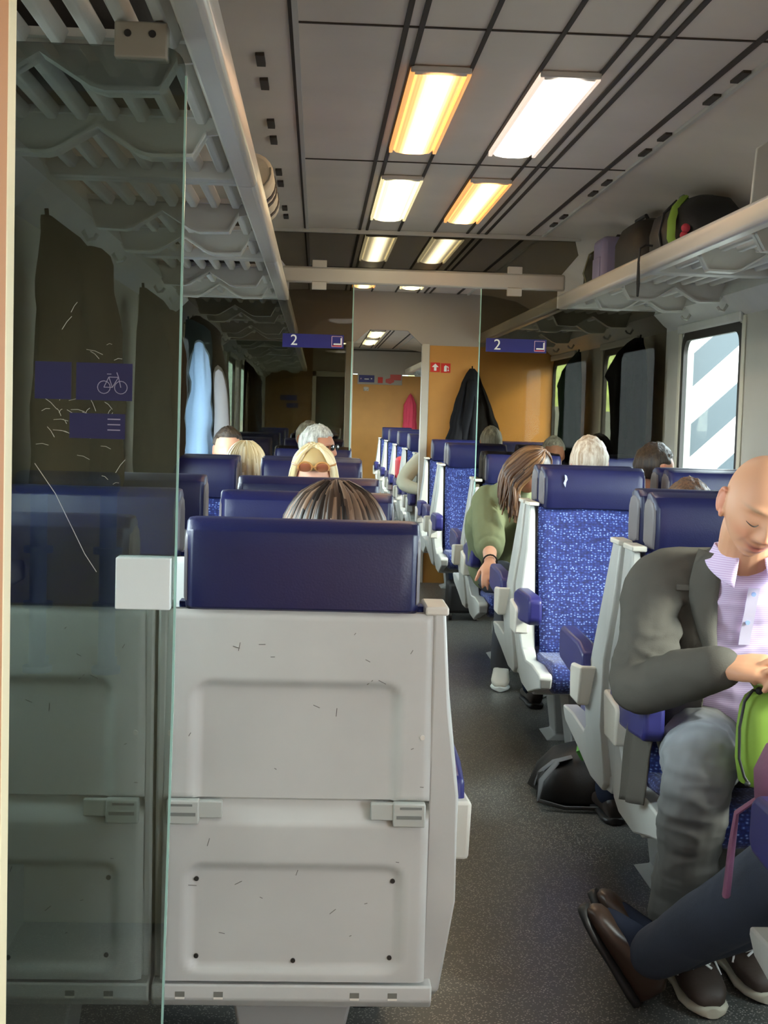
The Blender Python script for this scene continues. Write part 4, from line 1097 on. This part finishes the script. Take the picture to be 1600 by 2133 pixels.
def simple(label, x, yc, f, top, hairfn, shirt, skin='d6a083', trousers=None, name='person', **k):
    kw = {a: k.pop(a) for a in ('hx', 'hy', 'yaw', 'nod', 'lean') if a in k}
    J, H = sit(x, yc, f, top, **kw)
    b = person(name, label, J, H, {'shirt': shirt, 'trousers': trousers or T_DARK, 'shoe': SH_D}, hair=hairfn, skin=skin, **k)
    return b, J, H

H_BROWN = strand_mat('hair_brown', '1d140e', '4a3527', '8d6f58')
H_WHITE = hair_mat('hair_white', 'b79c80', 'efe6d6', .5, 60)
H_BLONDE = strand_mat('hair_blonde', 'b59a68', 'e2d0a0', 'f3e8c8')
H_DARK = hair_mat('hair_dark', '15100d', '33281f', .5)
H_GREY = hair_mat('hair_grey', '86837c', 'd2cfc5', .5, 60)
H_BRUN = hair_mat('hair_dark_brown', '2a1e16', '4a3a2c', .45)
H_CHEST = strand_mat('hair_chestnut', '2c1c12', '5a3d2a', '86623f')
H_CHESTS = hair_mat('hair_chestnut_short', '3a261a', '7a563c', .4, 130)
simple('person with long brown hair in the grey-backed front seat', -.525, 2.52, 1, 1.215, long_hair(H_BROWN, .34, 1.38, seed=3, spread=.11, strands=64, fine=True), cloth('shirt_taupe', '8a7a70'))
b, J, H = simple('woman with sunglasses pushed up on blonde hair, facing the vestibule', -.575, 6.10, -1, 1.262, long_hair(H_BLONDE, .22, 1.09, .48, seed=5, spread=.025, fine=True), cloth('shirt_cream', 'd9cbb8'), nod=.45, hy=5.72, skin='e0ac92')
sg = MB()
for s in (-1, 1):
    pts = [H @ Vector((s * .034 + .028 * math.cos(a), .098 - .012 * abs(math.sin(a)), .088 + .020 * math.sin(a))) for a in [2 * PI * q / 18 for q in range(19)]]
    sg.tube(pts, .004, 8)
    sg.tube([H @ Vector((s * .062, .090, .094)), H @ Vector((s * .085, .05, .080)), H @ Vector((s * .088, -.01, .055))], .003, 6)
sg.tube([H @ Vector((-.008, .100, .094)), H @ Vector((.008, .100, .094))], .003, 6)
so_ = sg.build('sunglasses', mat('frame_tan', 'b9834a', .3), b)
for s in (-1, 1):
    lz = MB(); lz.ball(H @ Vector((s * .034, .094, .088)), (.027, .004, .019), 14, H.to_3x3().normalized()); lz.build('lens', mat('lens_amber', '9c5b3c', .1, spec=.7), so_)
simple('blonde person leaning out past the shiny window-side headrest', -1.02, 6.10, 1, 1.246, long_hair(H_BLONDE, .24, 1.1, seed=8, spread=.03, fine=True), cloth('shirt_white', 'c8c6c2'), hx=-.885)
simple('person with dark hair against the row beyond the partition', -1.08, 8.0, -1, 1.30, cap_hair(H_BRUN, 1.14, .5), cloth('shirt_black', '2b2b2e'), hx=-1.04)
b, J, H = simple('grey-haired man in dark glasses turned towards the aisle', -.56, 8.0, -1, 1.327, cap_hair(H_GREY, 1.12, .40), cloth('shirt_slate', '4c5058'), yaw=-1.15, skin='b87f64')
gl = MB()
for s in (-1, 1): gl.ball(H @ Vector((s * .031, .101, .004)), (.026, .006, .017), 12, H.to_3x3().normalized()); gl.tube([H @ Vector((s * .055, .09, .008)), H @ Vector((s * .078, .0, .006))], .003, 6)
gl.tube([H @ Vector((-.01, .106, .008)), H @ Vector((.01, .106, .008))], .003, 6)
gl.build('dark_glasses', mat('lens_black', '101010', .1), b)
simple('grey-haired head just behind the man in dark glasses', -.62, 10.28, -1, 1.33, cap_hair(H_GREY, 1.12, .45, seed=4), cloth('shirt_pale', '9a9a98'), yaw=-.6)
simple('white-haired person behind the scratched shiny headrest, facing away', .62, 5.97, 1, 1.322, cap_hair(H_WHITE, 1.14, .35, -.6, .05, 3, ear=-.2), cloth('shirt_tan', '8d8068'), hx=.655)
simple('dark-haired man in profile under the black jacket', 1.05, 5.97, 1, 1.305, cap_hair(H_BRUN, 1.09, .38, -.35), cloth('shirt_brown', '4a3c34'), hx=.955, yaw=1.1, skin='d39a7c')
simple('small brown-haired head rising behind the bald man\'s seat', .60, 4.04, 1, 1.226, cap_hair(H_CHESTS, 1.1, .4, -.6, ear=-.2), cloth('shirt_red', '6e3630'))
simple('black-haired head beyond the white-haired person', 1.10, 8.0, 1, 1.312, cap_hair(H_DARK, 1.13, .4, -.6, ear=-.2), cloth('shirt_black', '2b2b2e'))
simple('grey-haired person with light mask beyond the white-haired person', 1.10, 10.28, -1, 1.27, cap_hair(H_GREY, 1.14, .40, seed=9), cloth('shirt_pale', '9a9a98'), skin='cf937a')
simple('grey-haired person seated in front of the black coat', .66, 10.28, 1, 1.325, cap_hair(H_GREY, 1.12, .4, -.6, ear=-.2, seed=2), cloth('shirt_slate', '4c5058'), hx=.74)
# person in the white jacket beyond the bulkhead
J, H = sit(.55, 12.95, -1, 1.24)
J['shR'] = Vector((.37, 12.55, 1.0)); J['elR'] = Vector((.20, 12.43, .80)); J['wrR'] = Vector((.38, 12.30, .74))
person('person', 'person in white jacket with elbow out in the aisle past the post', J, H, {'shirt': cloth('jacket_white', 'ddd8c4'), 'trousers': T_DARK, 'shoe': SH_D}, hair=cap_hair(H_DARK, 1.1))
t = thing('red_bag', 'small red bag beyond the white-jacketed person', 'bag', (.50, 16.5 - .30, .478))
MB().box(-.17, -.0, -.34, .0, .0, .44).build('bag_body', mat('bag_red', 'c8303a', .6), t, bevel=.05, seg=3)
MB().tube([(-.08, -.22, .43), (-.08, -.2, .48), (-.08, -.13, .48), (-.08, -.1, .43)], .01).build('handle', M_BLACK, t)
t = thing('phone', 'black phone held up beside the white-haired head', 'phone', (.735, 6.66, 1.04))
MB().box(-.037, .037, -.005, .005, 0, .15).build('phone_body', mat('phone_black', '0d0d0f', .2), t, bevel=.004)

# ------------------------------------------------------------------ woman in green cardigan, bent towards the window
M_GREEN = cloth('cardigan_green', '777d60')
J = {'pelvis': Vector((.44, 7.56, .575)), 'chest': Vector((.40, 7.34, .86)), 'neck': Vector((.445, 7.22, 1.06)),
     'shL': Vector((.56, 7.26, .93)), 'elL': Vector((.66, 7.0, .74)), 'wrL': Vector((.62, 6.80, .72)),
     'shR': Vector((.325, 7.28, .955)), 'elR': Vector((.315, 7.08, .76)), 'wrR': Vector((.285, 6.80, .70)),
     'hipL': Vector((.55, 7.50, .56)), 'hipR': Vector((.40, 7.48, .56)), 'knL': Vector((.60, 7.12, .53)), 'knR': Vector((.43, 7.12, .53)),
     'anL': Vector((.58, 7.20, .09)), 'anR': Vector((.43, 7.34, .085)), 'toL': Vector((.58, 7.05, .04)), 'toR': Vector((.41, 7.20, .04)),
     'hfR': Vector((-.1, -.75, -.55)), 'hnR': Vector((-.2, -.3, .9)), 'hcR': .45, 'inf': .032}
H = HM((.51, 7.14, 1.125), (.70, -.45, -.75))
gw = person('person', 'woman in green cardigan with long brown hair bent over her seat', J, H, {'shirt': M_GREEN, 'trousers': T_GREY, 'shoe': mat('sneaker_white', 'd9d6cb', .5), 'sole': M_WHITE}, voxel=.007,
            hair=long_hair(H_CHEST, .18, 1.14, seed=11, spread=.035, strands=46, fine=True), sleeves=.3)
MB().tube([Vector(J['wrR']) + Vector((.034 * math.cos(a), .0 - .01 * math.sin(a), .034 * math.sin(a))) for a in [2 * PI * k / 16 for k in range(17)]], .004, 6).build('bracelet', M_BLACK, gw)

# ------------------------------------------------------------------ bald man in the blazer
M_BLAZER = mat('blazer_charcoal', '5c5953', .8, bump=.12, bscale=300, var=.06, vscale=4, spec=0)
M_SHIRT = mat('shirt_lilac', 'd3bfe2', .7, spec=0)
def stripes(m, a, b_, scale):
    nt = m.node_tree; bs = nt.nodes['Principled BSDF']; wv = nt.nodes.new('ShaderNodeTexWave'); wv.bands_direction = 'Z'; wv.inputs['Scale'].default_value = scale
    rp = nt.nodes.new('ShaderNodeValToRGB'); rp.color_ramp.elements[0].color = (*lin(a), 1); rp.color_ramp.elements[1].color = (*lin(b_), 1)
    nt.links.new(nt.nodes['Texture Coordinate'].outputs['Object'], wv.inputs['Vector']); nt.links.new(wv.outputs['Fac'], rp.inputs['Fac']); nt.links.new(rp.outputs['Color'], bs.inputs['Base Color'])
stripes(M_SHIRT, 'c9aed6', 'dfd0ea', 60)
M_JEANS = attr_mat('jeans_grey', '6d6c6a', .8)
M_JEANS.node_tree.nodes['Principled BSDF'].inputs['Subsurface Weight'].default_value = 0
MH = HM((.494, 3.34, 1.205), (-.06, -.88, -.37), (.16, 0, 1), scale=1.08)
V = Vector
MJ = {'pelvis': V((.565, 3.66, .60)), 'chest': V((.525, 3.585, .90)), 'neck': V((.505, 3.475, 1.07)),
      'shR': V((.318, 3.56, .980)), 'elR': V((.254, 3.46, .752)), 'wrR': V((.372, 3.165, .845)),
      'shL': V((.715, 3.54, .985)), 'elL': V((.755, 3.40, .74)), 'wrL': V((.60, 3.09, .855)),
      'hipR': V((.465, 3.60, .565)), 'knR': V((.352, 3.255, .575)), 'anR': V((.375, 3.48, .10)), 'toR': V((.385, 3.33, .04)),
      'hipL': V((.655, 3.60, .565)), 'knL': V((.70, 3.19, .575)), 'anL': V((.55, 3.54, .10)), 'toL': V((.553, 3.40, .04))}
m = MB()
add_head(m, MH, (110, 84), 1)
R3 = MH.to_3x3().normalized(); fw, uu = R3 @ V((0, 1, 0)), R3 @ V((0, 0, 1))
m.limb([MJ['neck'] + V((0, .01, -.03)), MH.translation - uu * .085 - fw * .022, MH.translation - uu * .02 - fw * .025], [.066, .062, .058], 20, 5)
m.limb([MJ['pelvis'], (MJ['pelvis'] + MJ['chest']) * .5, MJ['chest'], MJ['neck'] - V((0, 0, .05))], [(.15, .11), (.145, .108), (.16, .11), (.07, .06)], 20, 5)
for s in 'LR':
    m.limb([MJ['chest'].lerp(MJ['sh' + s], .35) + V((0, 0, .05)), MJ['sh' + s], MJ['el' + s], MJ['wr' + s]], [.06, .055, .046, .032], 14, 5)
    m.limb([MJ['pelvis'].lerp(MJ['hip' + s], .6), MJ['hip' + s], MJ['kn' + s], MJ['an' + s]], [.085, .085, .06, .04], 14, 5)
    m.limb([MJ['an' + s], MJ['an' + s].lerp(MJ['to' + s], .4) - V((0, 0, .015)), MJ['to' + s]], [.036, .034, .028], 10, 3)
add_hand(m, MJ['wrR'], (.80, -.58, .04), (-.15, -.42, .88), -1, (.42, .55, .62, .55), 1.14, .05, (.70, .42, -.55))
add_hand(m, MJ['wrL'], (-.90, -.20, .02), (.1, -.55, .83), 1, (.45, .55, .6, .55), 1.12, .05, (.75, .42, -.5))
me = fuse(m, .0032, 2, .4)
paint(me, MH, 'd9a17e', 'ba7062', 'd68a6c', 'c96e52', brow='a98a6c')
man = link('person', me, M_SKIN, None, ang=90)
tag(man, 'bald man in grey blazer and lilac shirt looking down at his hands', 'person')
# closed, lowered eyes and faint brows
for s in (-1, 1):
    MB().tube([MH @ V((s * (.031 + .0145 * q), .0985 - .011 * q * q - .004 * (q * s > 0) * abs(q), -.0045 - .0035 * (1 - q * q) + .001)) for q in [k / 5 - 1 for k in range(11)]], [.0006 + .0011 * (1 - (k / 5 - 1) ** 2) for k in range(11)], 8).build('eyelash', mat('lash_dark', '3c2a22', .6), man)
# shirt
c = MB()
c.limb([MJ['pelvis'] + V((0, 0, .0)), (MJ['pelvis'] + MJ['chest']) * .5 + V((0, -.01, 0)), MJ['chest'] + V((0, -.008, 0)), MJ['neck'] - V((0, .0, .055))], [(.168, .128), (.162, .128), (.175, .122), (.082, .070)], 24, 6)
for s in 'LR':
    c.limb([MJ['sh' + s].lerp(MJ['el' + s], .2), MJ['el' + s], MJ['el' + s].lerp(MJ['wr' + s], .99)], [.052, .045, .036], 14, 5)
me = fuse(c, .006, 3); wrinkle(me, .0045, 11, (.6, .6, 1.7), 4)
sh = link('shirt', me, M_SHIRT, man, ang=90)
# collar, placket, buttons
nk = MJ['neck'] - V((0, .0, .01)); fs = V((-.12, -.99, 0)).normalized(); rs_ = V((.99, -.12, 0))
def collar(u, v):
    a = math.radians(-155 + 310 * u) + PI; dirv = rs_ * math.sin(a) - (-fs) * -math.cos(a) * -1
    dirv = rs_ * math.sin(a) + fs * (-math.cos(a)) * -1
    dirv = rs_ * math.sin(a) + (-fs) * math.cos(a) * -1 if False else rs_ * math.sin(PI + math.radians(-155 + 310 * u)) * -1 + fs * -math.cos(math.radians(-155 + 310 * u))
    front = max(0, abs(u - .5) * 2 - .55) / .45
    r = .076 + .010 * v + .012 * v * v + .012 * front * v
    z = .042 - v * (.036 + .034 * front) - .024 * front
    return nk + dirv * r + fs * (.012 + .028 * front) + V((0, 0, z))
cm = MB(); cm.grid(collar, 49, 7)
co = cm.build('collar', M_SHIRT, sh, ang=90); sd_ = co.modifiers.new('solid', 'SOLIDIFY'); sd_.thickness = .004
def on_shirt(x, z, off=.002):
    """point on the shirt front at lateral x and height z"""
    best = None
    for v in me.vertices:
        if v.co.y > 3.40 and abs(v.co.x - x) < .012 and abs(v.co.z - z) < .012 and (best is None or v.co.y < best): best = v.co.y
    return V((x, (best if best is not None else 3.46) - off, z))
pl = [on_shirt(.512 - .0 * k, z, .004) for k, z in enumerate([1.0, .96, .92, .88, .85])]
MB().loft([[p + V((-.014, .003, 0)), p + V((.014, .003, 0)), p + V((.014, -.001, 0)), p + V((-.014, -.001, 0))] for p in pl]).build('button_placket', mat('shirt_lilac_pale', 'e3d8ee', .7), sh)
for i, z in enumerate([.985, .91]):
    p = on_shirt(.510, z, .0065); MB().tube([p, p + V((0, -.003, 0))], .0058, 12).build('button', mat('button_blue', '8fa6d8', .3), sh)
# blazer: open-fronted shell
c = MB()
c.limb([MJ['pelvis'] + V((0, .03, -.02)), (MJ['pelvis'] + MJ['chest']) * .5 + V((-.01, .01, 0)), MJ['chest'] + V((0, .005, .02)), MJ['neck'] + V((0, .03, -.045))], [(.205, .150), (.205, .158), (.212, .156), (.105, .085)], 28, 6)
for s in 'LR':
    q = -1 if s == 'R' else 1
    c.limb([MJ['chest'].lerp(MJ['sh' + s], .25) + V((0, .01, .075)), MJ['sh' + s] + V((q * .006, 0, .008)), MJ['sh' + s].lerp(MJ['el' + s], .55) + V((q * .002, .0, 0)), MJ['el' + s] + V((q * .006, .01, -.012)), MJ['el' + s].lerp(MJ['wr' + s], .5) + V((0, 0, -.006)), MJ['el' + s].lerp(MJ['wr' + s], .97)], [.080, .074, .070, .062, .055, .048], 18, 5)
me = fuse(c, .006, 3)
def near(*pts):
    return lambda c_: min(1, .18 + sum(math.exp(-((c_ - q_).length / r_) ** 2) for q_, r_ in pts))
wrinkle(me, .011, 13, (.7, .7, 1.3), 7, True, near((MJ['elR'] + V((.05, -.06, .08)), .10), (MJ['shR'] + V((.07, -.03, -.10)), .08))); wrinkle(me, .004, 6, (1, 1, .7), 2, False)
bm = bmesh.new(); bm.from_mesh(me)
for co_, no_ in ((V((.432, 0, 1.02)), V((1, 0, .02))), (V((.432, 0, .78)), V((1, 0, -.04))), (V((.625, 0, 1)), V((1, 0, 0)))):
    bmesh.ops.bisect_plane(bm, geom=bm.verts[:] + bm.edges[:] + bm.faces[:], plane_co=co_, plane_no=no_)
kill = []
for f in bm.faces:
    p = f.calc_center_median()
    arm = p.x < .36 and p.z < .93 or p.x > .66
    if p.y < 3.53 - .0 and not arm:
        xl = .432 + (.02 * (1.02 - p.z) if p.z > .82 else .04 * (p.z - .78)); xr = .625
        if xl < p.x < xr and p.z > .50: kill.append(f)
bmesh.ops.delete(bm, geom=kill, context='FACES'); bm.to_mesh(me); bm.free()
bz = link('blazer', me, M_BLAZER, man, ang=90); sd_ = bz.modifiers.new('solid', 'SOLIDIFY'); sd_.thickness = .006; sd_.offset = 1
def front_of(mesh, x, z, d=3.3):
    best = None
    for v in mesh.vertices:
        if v.co.y > 3.40 and abs(v.co.x - x) < .014 and abs(v.co.z - z) < .014 and (best is None or v.co.y < best): best = v.co.y
    return best if best is not None else 3.44
lp = []
for k, z in enumerate([1.075, 1.04, 1.0, .96, .92, .88, .84, .80]):
    wd = [.030, .050, .062, .060, .052, .042, .030, .016][k]; x0 = .436 + .02 * max(0, 1.02 - z)
    lp.append([V((x0 - wd * t_, front_of(me, x0 - .01 - wd * t_, z) - .010 - .008 * math.sin(t_ * PI), z + .006 * t_)) for t_ in (0, .25, .5, .75, 1)])
lm = MB(); lm.loft(lp, False, False); lo = lm.build('lapel', M_BLAZER, bz, ang=90); sd_ = lo.modifiers.new('solid', 'SOLIDIFY'); sd_.thickness = .005
for q, (x_, z_) in enumerate(((.375, .985),)):
    fy = front_of(me, x_, z_); MB().box(x_ - .035, x_ + .035, fy - .012, fy + .004, z_ - .006, z_ + .010).build('breast_pocket', M_BLAZER, bz, bevel=.003)
# coat tail hanging beside the armrest
def tail(u, v): return V((.262 + .035 * u + .008 * math.sin(u * 9) - .018 * v, 3.60 - .13 * u * (1 - .2 * v) + .01 * math.sin(v * 5), .62 - .20 * v + .012 * u))
tm = MB(); tm.grid(tail, 16, 14); to = tm.build('coat_tail', M_BLAZER, bz, ang=90); sd_ = to.modifiers.new('solid', 'SOLIDIFY'); sd_.thickness = .006
# cuffs, watch strap, ring
wd = (MJ['wrR'] - MJ['elR']).normalized(); ax = wd.cross(V((0, 0, 1))).normalized(); ay = wd.cross(ax)
cp = MJ['elR'].lerp(MJ['wrR'], .985)
MB().tube([cp - wd * .008, cp + wd * .010], .0425, 20).build('cuff', M_WHITE, sh)
# jeans
c = MB()
c.limb([MJ['pelvis'] + V((0, 0, .07)), MJ['pelvis'] - V((0, 0, .02))], [(.172, .132), (.165, .13)], 20, 4)
for s in 'LR':
    c.limb([MJ['pelvis'].lerp(MJ['hip' + s], .5), MJ['hip' + s] + V((0, 0, .005)), MJ['hip' + s].lerp(MJ['kn' + s], .6) + V((0, 0, .012)), MJ['kn' + s], MJ['kn' + s].lerp(MJ['an' + s], .45) + V((0, -.006, 0)), MJ['an' + s] + V((0, -.01, .0))], [.10, .106, .098, .084, .078, .070], 18, 6)
me = fuse(c, .006, 3); wrinkle(me, .007, 7, (1, 1, .9), 12); wrinkle(me, .006, 11, (.6, .6, 1.7), 5)
at_ = me.color_attributes.new('tone', 'FLOAT_COLOR', 'POINT'); vals = []
A_, B_, C_ = V(lin('5d5c58')), V(lin('b4bac2')), V(lin('4a4a48'))
for v in me.vertices:
    kR = math.exp(-((v.co - (MJ['knR'] + V((.0, .05, .07)))).length / .12) ** 2) + math.exp(-((v.co - (MJ['knL'] + V((0, .05, .07)))).length / .12) ** 2)
    n_ = .5 + .5 * noise.noise(v.co * 26)
    vals.extend((*A_.lerp(B_, min(1, kR * (.55 + .6 * n_))).lerp(C_, .25 * (.5 + .5 * noise.noise(v.co * 7))), 1))
at_.data.foreach_set('color', vals)
link('jeans', me, M_JEANS, man, ang=90)
M_SNK = mat('sneaker_brown', '3f342d', .6, bump=.1); M_SOLE = mat('sneaker_sole', 'bdb9a6', .6); M_LACE = mat('lace_white', 'dfe4e4', .6)
shoe('sneaker', (.388, 3.515, .002), (.04, -1, 0), M_SNK, M_SOLE, man, .30, .054, laces=M_LACE, height=.085)
shoe('sneaker', (.545, 3.60, .002), (.06, -1, 0), M_SNK, M_SOLE, man, .30, .054, laces=M_LACE, height=.085)
# what he holds
t = thing('paper_cup_lid', 'small white object between the bald man\'s fingers', 'object', (.487, 3.045, .835))
MB().loft([[(r * math.cos(2 * PI * k / 16), r * math.sin(2 * PI * k / 16), z) for k in range(16)] for r, z in ((.017, 0), (.020, .004), (.022, .03), (.019, .036))]).build('lid_body', M_WHITE, t)
t = thing('drawstring_bag', 'lime green drawstring bag between the bald man\'s thighs', 'bag', (.488, 3.16, .575))
rows = [(0, .050, .038, 0, 0), (.008, .066, .050, 0, 0), (.06, .074, .056, 0, 0), (.13, .074, .056, 0, 0), (.18, .070, .052, 0, 0), (.205, .060, .044, 0, 0), (.222, .040, .030, 0, 0), (.235, .050, .036, 0, 0)]
b = MB(); soft(b, 0, 0, rows, .75, .05, 3, 32); b.build('bag_body', M_LIME, t, ang=80)
MB().tube([(-.062, -.03, .166), (.0, -.055, .166), (.06, -.03, .166)], .0016, 6).build('hem_seam', mat('lime_seam', '7da33a', .7), t)
MB().tube([(-.03, -.026, .222), (-.055, -.03, .225), (-.074, -.035, .20), (-.083, -.036, .14), (-.082, -.04, .07), (-.070, -.045, .03), (-.062, -.047, .018)], .0035, 8).build('draw_cord', M_BLACK, t)
MB().ball((-.062, -.047, .014), .007).build('cord_stop', M_BLACK, t)
MB().ball((-.04, -.03, .224), .009).build('cord_knot', M_BLACK, t)

# ------------------------------------------------------------------ woman opposite, legs stretched into the aisle
M_NAVYJ = mat('jeans_navy', '39404f', .8, bump=.1, bscale=250, var=.08, vscale=10)
M_LOAF = mat('loafer_brown', '3a2b22', .38, bump=.05)
J, H = sit(.70, 1.95, 1, 1.27, yaw=.4)
J['knR'] = V((.50, 2.74, .55)); J['anR'] = V((.252, 3.27, .140)); J['toR'] = V((.168, 3.33, .19))
J['knL'] = V((.58, 2.76, .53)); J['anL'] = V((.298, 3.36, .115)); J['toL'] = V((.208, 3.42, .18))
J['hipR'] = V((.62, 2.36, .565)); J['hipL'] = V((.78, 2.38, .565))
wb = person('person', 'person in dark blue jeans and brown loafers stretching crossed legs into the aisle', J, H, {'shirt': cloth('blouse_grey', '6d6c70'), 'trousers': T_DARK, 'shoe': M_LOAF}, hair=long_hair(H_CHEST, .2, seed=21), shoes=False, parts=True, sleeves=1)
for ch in list(wb.children):
    if ch.name.startswith('trousers'): bpy.data.objects.remove(ch)
c = MB()
c.limb([J['pelvis'] + V((0, 0, .06)), J['pelvis'] - V((0, 0, .02))], [(.165, .125), (.16, .12)], 18, 4)
for s in 'LR':
    c.limb([J['pelvis'].lerp(J['hip' + s], .5), J['hip' + s], J['kn' + s], J['kn' + s].lerp(J['an' + s], .45), J['an' + s] + V((.012, -.010, -.004))], [.095, .104, .094, .082, .060], 18, 6)
me = fuse(c, .007, 4); wrinkle(me, .005, 7, (1, 1, .7), 9)
link('jeans', me, M_NAVYJ, wb, ang=90)
for s in 'LR': MB().limb([J['an' + s].lerp(J['kn' + s], .22), J['an' + s] + V((.004, -.006, .0)), J['an' + s].lerp(J['to' + s], .4), J['to' + s]], [.053, .047, .042, .033], 12, 4).build('sock', T_DARK, wb)
shoe('loafer', (.228, 3.29, .006), (-.50, .15, .80), M_LOAF, M_DARK, wb, .25, .045, up=(.80, -.35, .50), height=.078)
shoe('loafer', (.268, 3.385, .006), (-.48, .22, .80), M_LOAF, M_DARK, wb, .25, .045, up=(.80, -.30, .50), height=.078)
M_MAUVE = mat('mauve_nylon', '8d5a78', .6, bump=.1)
t = thing('mauve_bag', 'mauve bag with dark top on the knees of the person in blue jeans', 'bag', (.385, 2.665, .655))
b = MB(); soft(b, 0, 0, [(.0, .05, .05, 0, 0), (.015, .075, .07, 0, 0), (.07, .082, .08, .0, 0), (.12, .07, .07, .01, 0), (.15, .04, .04, .02, 0)], .7, .16, 8, 32); b.build('bag_body', M_MAUVE, t, ang=80)
MB().tube([(-.05, .03, .03), (-.105, .05, -.02), (-.11, .055, -.09), (-.115, .06, -.19)], [.012, .014, .019, .021], 8, flat=.4).build('bag_strap', M_MAUVE, t)
MB().limb([(.03, -.04, .05), (.035, -.03, .10), (.04, -.02, .15)], [.05, .05, .035]).build('dark_flap', mat('olive_dark', '4c4a42', .7), t)

# ------------------------------------------------------------------ things on the floor
t = thing('rucksack', 'black and grey rucksack with loose straps on the floor by the seat base', 'rucksack', (.45, 5.15, .003))
b = MB(); soft(b, 0, 0, [(.0, .15, .14, 0, 0), (.02, .18, .17, 0, 0), (.10, .17, .16, .01, 0), (.17, .12, .11, .03, 0), (.20, .06, .06, .04, 0)], .65, .22, 5, 36); b.build('bag_body', M_BLACK, t, ang=80)
MB().tube([(-.12, -.14, .16), (-.18, -.17, .10), (-.19, -.18, .03), (-.10, -.21, .012), (.06, -.215, .012), (.16, -.20, .02)], .016, 8, flat=.35).build('hip_strap', M_STRAP, t)
MB().tube([(-.06, -.10, .17), (-.13, -.10, .15), (-.17, -.06, .10), (-.17, .0, .05)], .018, 8, flat=.4).build('shoulder_strap', M_STRAP, t)
MB().box(.06, .12, -.235, -.205, .004, .05).build('buckle', M_BLACK, t, bevel=.006)
MB().tube([(-.02, -.12, .17), (-.04, -.13, .20), (-.03, -.10, .215)], .012, 8).build('green_tab', mat('tab_green', '4f8a3c', .6), t)
t = thing('trolley_case', 'black trolley case with small wheels under a seat beyond the partition', 'suitcase', (.46, 9.72, 0))
MB().box(-.10, .12, -.12, .14, .05, .255).build('case_shell', M_BLACK, t, bevel=.02)
for x in (-.085, .1):
    for y in (-.1, .12): MB().tube([(x - .012, y, .028), (x + .012, y, .028)], .027, 14).build('wheel', mat('wheel_black', '111112', .4), t, bevel=.004)
